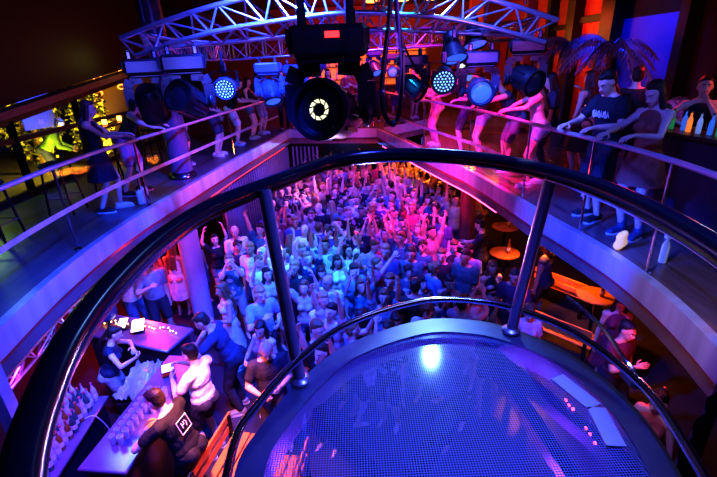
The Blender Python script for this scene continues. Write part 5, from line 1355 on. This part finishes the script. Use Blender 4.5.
for i, (x, z) in enumerate(((-.62, .28), (-.66, .06), (-.70, -.16), (-.74, -.38), (.12, .42), (.05, .20), (-.02, -.02))):
    m = MB(); m.tube([(x + .11 * cos(k * pi / 10), -.05, q.z - B + .5 + z + .065 * sin(k * pi / 10)) for k in range(20)], .022, 6, True); m.build('ring_reflection', rg, bd)  # glowing rings imitate ceiling lights mirrored in the window
# ------------------------------------------------------------------ lights
def lamp(kind, name, loc, tgt, col, e, size=.2, angle=60, blend=.6):
    l = bpy.data.lights.new(name, kind); l.color = col; l.energy = e
    if kind == 'SPOT': l.spot_size = R(angle); l.spot_blend = blend; l.shadow_soft_size = size
    elif kind == 'POINT': l.shadow_soft_size = size
    elif kind == 'AREA': l.shape = 'DISK'; l.size = size
    o = bpy.data.objects.new(name, l); C.objects.link(o); o.location = loc
    if tgt is not None: o.rotation_euler = (V(tgt) - V(loc)).to_track_quat('-Z', 'Y').to_euler()
    return o
BLUE, CYAN, MAG, PUR, ORG, RED = (.025, .06, 1), (.03, .5, 1), (1, .02, .36), (.35, .08, 1), (1, .25, .03), (1, .04, .03)
# dance floor
lamp('SPOT', 'blue_wash', (-.6, 4.4, 6.2), (-1.4, 7.6, 1.2), (.025, .08, 1), 5200, .06, 80, .8)
lamp('SPOT', 'blue_wash_two', (-1.4, 6.0, 6.3), (-.6, 9.5, 1.2), (.035, .06, 1), 500, .15, 80, .8)
lamp('SPOT', 'blue_wash_bar', (-.9, 2.4, 6.0), (-2.2, 4.6, 1), (.02, .07, 1), 2600, .08, 70, .8)
lamp('SPOT', 'cyan_spot', (.1, 5.2, 6.2), (-1.0, 7.4, 1.4), CYAN, 1100, .05, 30, .6)
lamp('SPOT', 'cyan_spot_two', (.6, 4.9, 6.2), (.3, 6.2, 1.4), CYAN, 600, .05, 26, .6)
lamp('SPOT', 'magenta_wash', (2.0, 5.2, 6.2), (1.9, 8.5, 1.2), MAG, 2700, .06, 40, .8)
lamp('SPOT', 'purple_wash', (.5, 6.2, 6.3), (.4, 11.5, 1.2), (.20, .03, 1), 1500, .15, 70, .8)
lamp('SPOT', 'pink_far', (.5, 9.0, 6.2), (1.3, 12.6, 1.2), (1, .06, .2), 1100, .15, 60, .8)
lamp('POINT', 'orange_under_far', (2.0, 12.6, 2.2), None, ORG, 170, .2)
lamp('POINT', 'orange_under_mid', (3.4, 8.6, 2.3), None, ORG, 25, .2)
lamp('SPOT', 'orange_bench_right', (3.3, 7.0, 2.35), (3.2, 6.8, 0), ORG, 320, .1, 110, .5)
lamp('SPOT', 'orange_bench_left', (-1.75, 3.75, 2.7), (-1.62, 3.75, 0), ORG, 600, .08, 70, .5)
lamp('POINT', 'red_under_left', (-4.4, 7.8, 2.1), None, RED, 240, .2)
lamp('POINT', 'red_under_left_two', (-3.2, 6.1, 2.2), None, (1, .05, .03), 22, .1)
lamp('POINT', 'red_under_right', (3.3, 3.6, 1.9), None, (1, .06, .08), 30, .1)
# bar
lamp('AREA', 'purple_bar', (-3.1, 3.3, 2.35), (-3.0, 3.3, 0), (.6, .05, .9), 20, .5)
lamp('AREA', 'blue_bar', (-3.4, 4.5, 2.35), (-3.3, 4.5, 0), (.1, .2, 1), 28, .5)
lamp('POINT', 'warm_bar', (-3.55, 5.6, 1.7), None, (1, .6, .25), 5, .1)
# platform
lamp('SPOT', 'platform_blue', (.9, 1.9, 6.4), (.4, 1.6, PZ), (.05, .09, 1), 480, .2, 90, .7)
_p = atz(431, 355, PZ); _d = _p - EYE; _l = _p + V((_d.x, _d.y, -_d.z)) * ((6.0 - PZ) / -_d.z)
lamp('SPOT', 'platform_key', _l, _p, (.25, .5, 1), 160, .05, 50, .8)
lamp('SPOT', 'far_balcony_blue', (-.4, 10.5, 6.3), (-1.0, 14.4, B + .6), (.10, .08, 1), 900, .1, 60, .7)
lamp('POINT', 'under_platform', (.2, 1.8, 2.2), None, (.4, .08, 1), 35, .2)
# window-side balcony
lamp('SPOT', 'blue_left_balcony', (-.9, 4.6, 6.1), (-3.4, 6.6, B + .6), (.07, .08, 1), 600, .15, 80, .8)
lamp('SPOT', 'pink_left_balcony', (-.5, 8.2, 6.2), (-3.0, 8.4, B), (1, .10, .65), 200, .15, 60, .8)
lamp('SPOT', 'blue_left_far', (.2, 8.0, 6.3), (-2.8, 10.6, B + .5), (.10, .11, 1), 650, .15, 60, .8)
lamp('SPOT', 'blue_left_near', (-.7, 2.0, 5.9), (-3.3, 4.0, B + .1), (.08, .12, 1), 240, .15, 80, .8)
lamp('POINT', 'green_terrace', (-6.5, 7.0, B + 1.3), None, (.6, 1, .10), 40, .1)
lamp('SPOT', 'yellow_garden', (-5.98, 11.0, B - .2), (-8.0, 11.2, B + 1.0), (1, .62, .06), 1300, .1, 130, .6)
lamp('SPOT', 'yellow_garden_two', (-5.98, 8.4, B - .3), (-7.8, 9.0, B + .7), (1, .72, .08), 500, .1, 120, .6)
lamp('SPOT', 'blue_garden', (-5.98, 9.6, B + 1.2), (-8.2, 9.4, B + 1.2), (.08, .2, 1), 160, .1, 90, .6)
lamp('SPOT', 'rim_blue', (-.6, 13.0, 6.0), (-.6, 7.5, 1.5), (.05, .12, 1), 2400, .06, 60, .6)  # added back light to edge the crowd in blue
lamp('SPOT', 'rim_magenta', (1.9, 13.0, 6.0), (1.9, 8.8, 1.5), (1, .04, .4), 1500, .06, 38, .6)  # added back light to edge the crowd in magenta
lamp('SPOT', 'lip_pink', (-.2, 7.4, 1.95), (1.9, 8.4, B - .32), (1, .02, .2), 320, .05, 60, .6)  # added spot to redden the bar-side lip
lamp('SPOT', 'rail_under', (.2, 4.6, 3.0), (.2, 2.7, RZ), (.75, .5, 1), 60, .05, 60, .6)  # added spot for the bright line under the cage rail
lamp('POINT', 'yellow_floor', (-5.0, 10.8, B + 2.2), None, (.8, 1, .25), 6, .2)
# bar-side balcony
lamp('SPOT', 'magenta_right', (.6, 6.0, 6.1), (2.3, 9.4, B + .7), (1, .03, .35), 760, .1, 32, .7)
lamp('SPOT', 'blue_right', (.9, 4.3, 6.0), (2.7, 6.5, B + .6), (.08, .13, 1), 900, .1, 60, .7)
lamp('SPOT', 'blue_right_near', (1.0, 2.4, 5.9), (2.9, 3.9, B + .2), (.06, .10, 1), 380, .1, 80, .8)
lamp('POINT', 'red_right', (4.3, 6.2, B + 1.9), None, (1, .05, .05), 18, .15)
lamp('POINT', 'warm_right_far', (4.2, 12.6, B + 2.3), None, (1, .4, .10), 40, .2)
lamp('POINT', 'orange_deck', (2.6, 9.6, B + .5), None, (1, .3, .05), 12, .1)
lamp('SPOT', 'blue_wall', (3.9, 8.2, B + 2.9), (5.6, 8.7, B + 1.6), (.01, .05, 1), 170, .1, 90, .6)
lamp('SPOT', 'red_wall', (4.4, 10.9, B + 2.6), (5.6, 10.9, B + 2.2), (1, .10, .03), 70, .1, 120, .6)
lamp('POINT', 'bar_bottles', (3.75, 3.9, B + 1.75), None, (.5, .7, 1), 5, .05)
lamp('POINT', 'red_bar_guest', (4.75, 5.1, B + 1.7), None, (1, .15, .1), 9, .05)
lamp('SPOT', 'fascia_blue_left', (-.4, 3.0, 4.4), (-3.2, 4.6, B - .1), (.03, .09, 1), 1100, .05, 50, .7)  # added spot to brighten the window-side metal band
lamp('SPOT', 'fascia_pink_left', (-.4, 6.5, 4.2), (-2.9, 8.2, B - .1), (1, .12, .7), 350, .05, 50, .7)  # added spot to tint the band pink farther along
lamp('SPOT', 'fascia_blue_right', (.6, 3.2, 4.4), (2.5, 4.6, B - .1), (.02, .08, 1), 1300, .05, 46, .7)  # added spot to brighten the bar-side metal band
lamp('SPOT', 'fascia_near_right', (.8, 2.2, 4.6), (2.6, 3.2, B - .1), (.75, .65, .7), 170, .05, 40, .7)  # added spot for the silvery near end of the band
lamp('SPOT', 'fascia_violet_right', (0, 6.5, 4.2), (1.9, 8.2, B - .1), (.5, .15, 1), 350, .05, 50, .7)  # added spot to tint the farther bar-side band violet
lamp('SPOT', 'slat_fill', (-.6, 10.5, 2.35), (-2.4, 11.4, 1.6), (.75, .25, .7), 220, .05, 100, .8)  # added lamp to lift the dark slat wall
# far end
lamp('POINT', 'red_far', (.2, 15.4, B + 2.4), None, (1, .06, .05), 170, .2)
lamp('POINT', 'orange_far', (2.2, 14.6, B + 2.6), None, (1, .28, .06), 50, .2)
lamp('POINT', 'stage_blue', (-.2, 15.3, 2.1), None, (.1, .2, 1), 45, .1)
lamp('SPOT', 'ceiling_red', (1.6, 12.0, B + 1.6), (2.2, 13.0, CEILZ), (1, .10, .05), 50, .3, 150, .9)
# trusses
lamp('SPOT', 'lamp_violet', (1.6, 2.6, 5.0), (.0, 3.5, 5.0), (.5, .15, 1), 60, .05, 40, .6)  # added spot for violet highlights on the large moving head
lamp('AREA', 'plate_fill', (1.3, 1.6, 6.1), (.9, 1.5, PZ), (.45, .4, .9), 9, 1.4)  # added soft lamp for a lavender sheen on the platform
lamp('SPOT', 'truss_blue', (0, 2.2, 6.0), (0, 5.2, 5.7), (.12, .12, 1), 90, .2, 110, .8)
lamp('SPOT', 'truss_violet', (1.5, 3.6, 4.9), (1.6, 5.2, 5.6), (.5, .12, 1), 30, .2, 110, .8)
lamp('SPOT', 'truss_blue_two', (-1.2, 3.2, 4.9), (-1.6, 5.2, 5.6), (.12, .12, 1), 90, .2, 110, .8)

w = bpy.data.worlds.new('night'); bpy.context.scene.world = w; w.use_nodes = True
bg = w.node_tree.nodes['Background']; bg.inputs[0].default_value = (.01, .012, .05, 1); bg.inputs[1].default_value = .25

cam = bpy.data.cameras.new('camera'); co = bpy.data.objects.new('camera', cam); C.objects.link(co)
cam.sensor_width = 36; cam.lens = FPX / 717 * 36; cam.clip_start = .02; cam.clip_end = 100
M4 = Matrix((CR, CU, -CF)).transposed().to_4x4(); M4.translation = EYE; co.matrix_world = M4
sc = bpy.context.scene; sc.camera = co
sc.view_settings.view_transform = 'Standard'; sc.view_settings.look = 'High Contrast'
sc.cycles.use_denoising = True
sc.cycles.max_bounces = 5; sc.cycles.diffuse_bounces = 2; sc.cycles.glossy_bounces = 3; sc.cycles.transparent_max_bounces = 12
sc.cycles.sample_clamp_indirect = 4
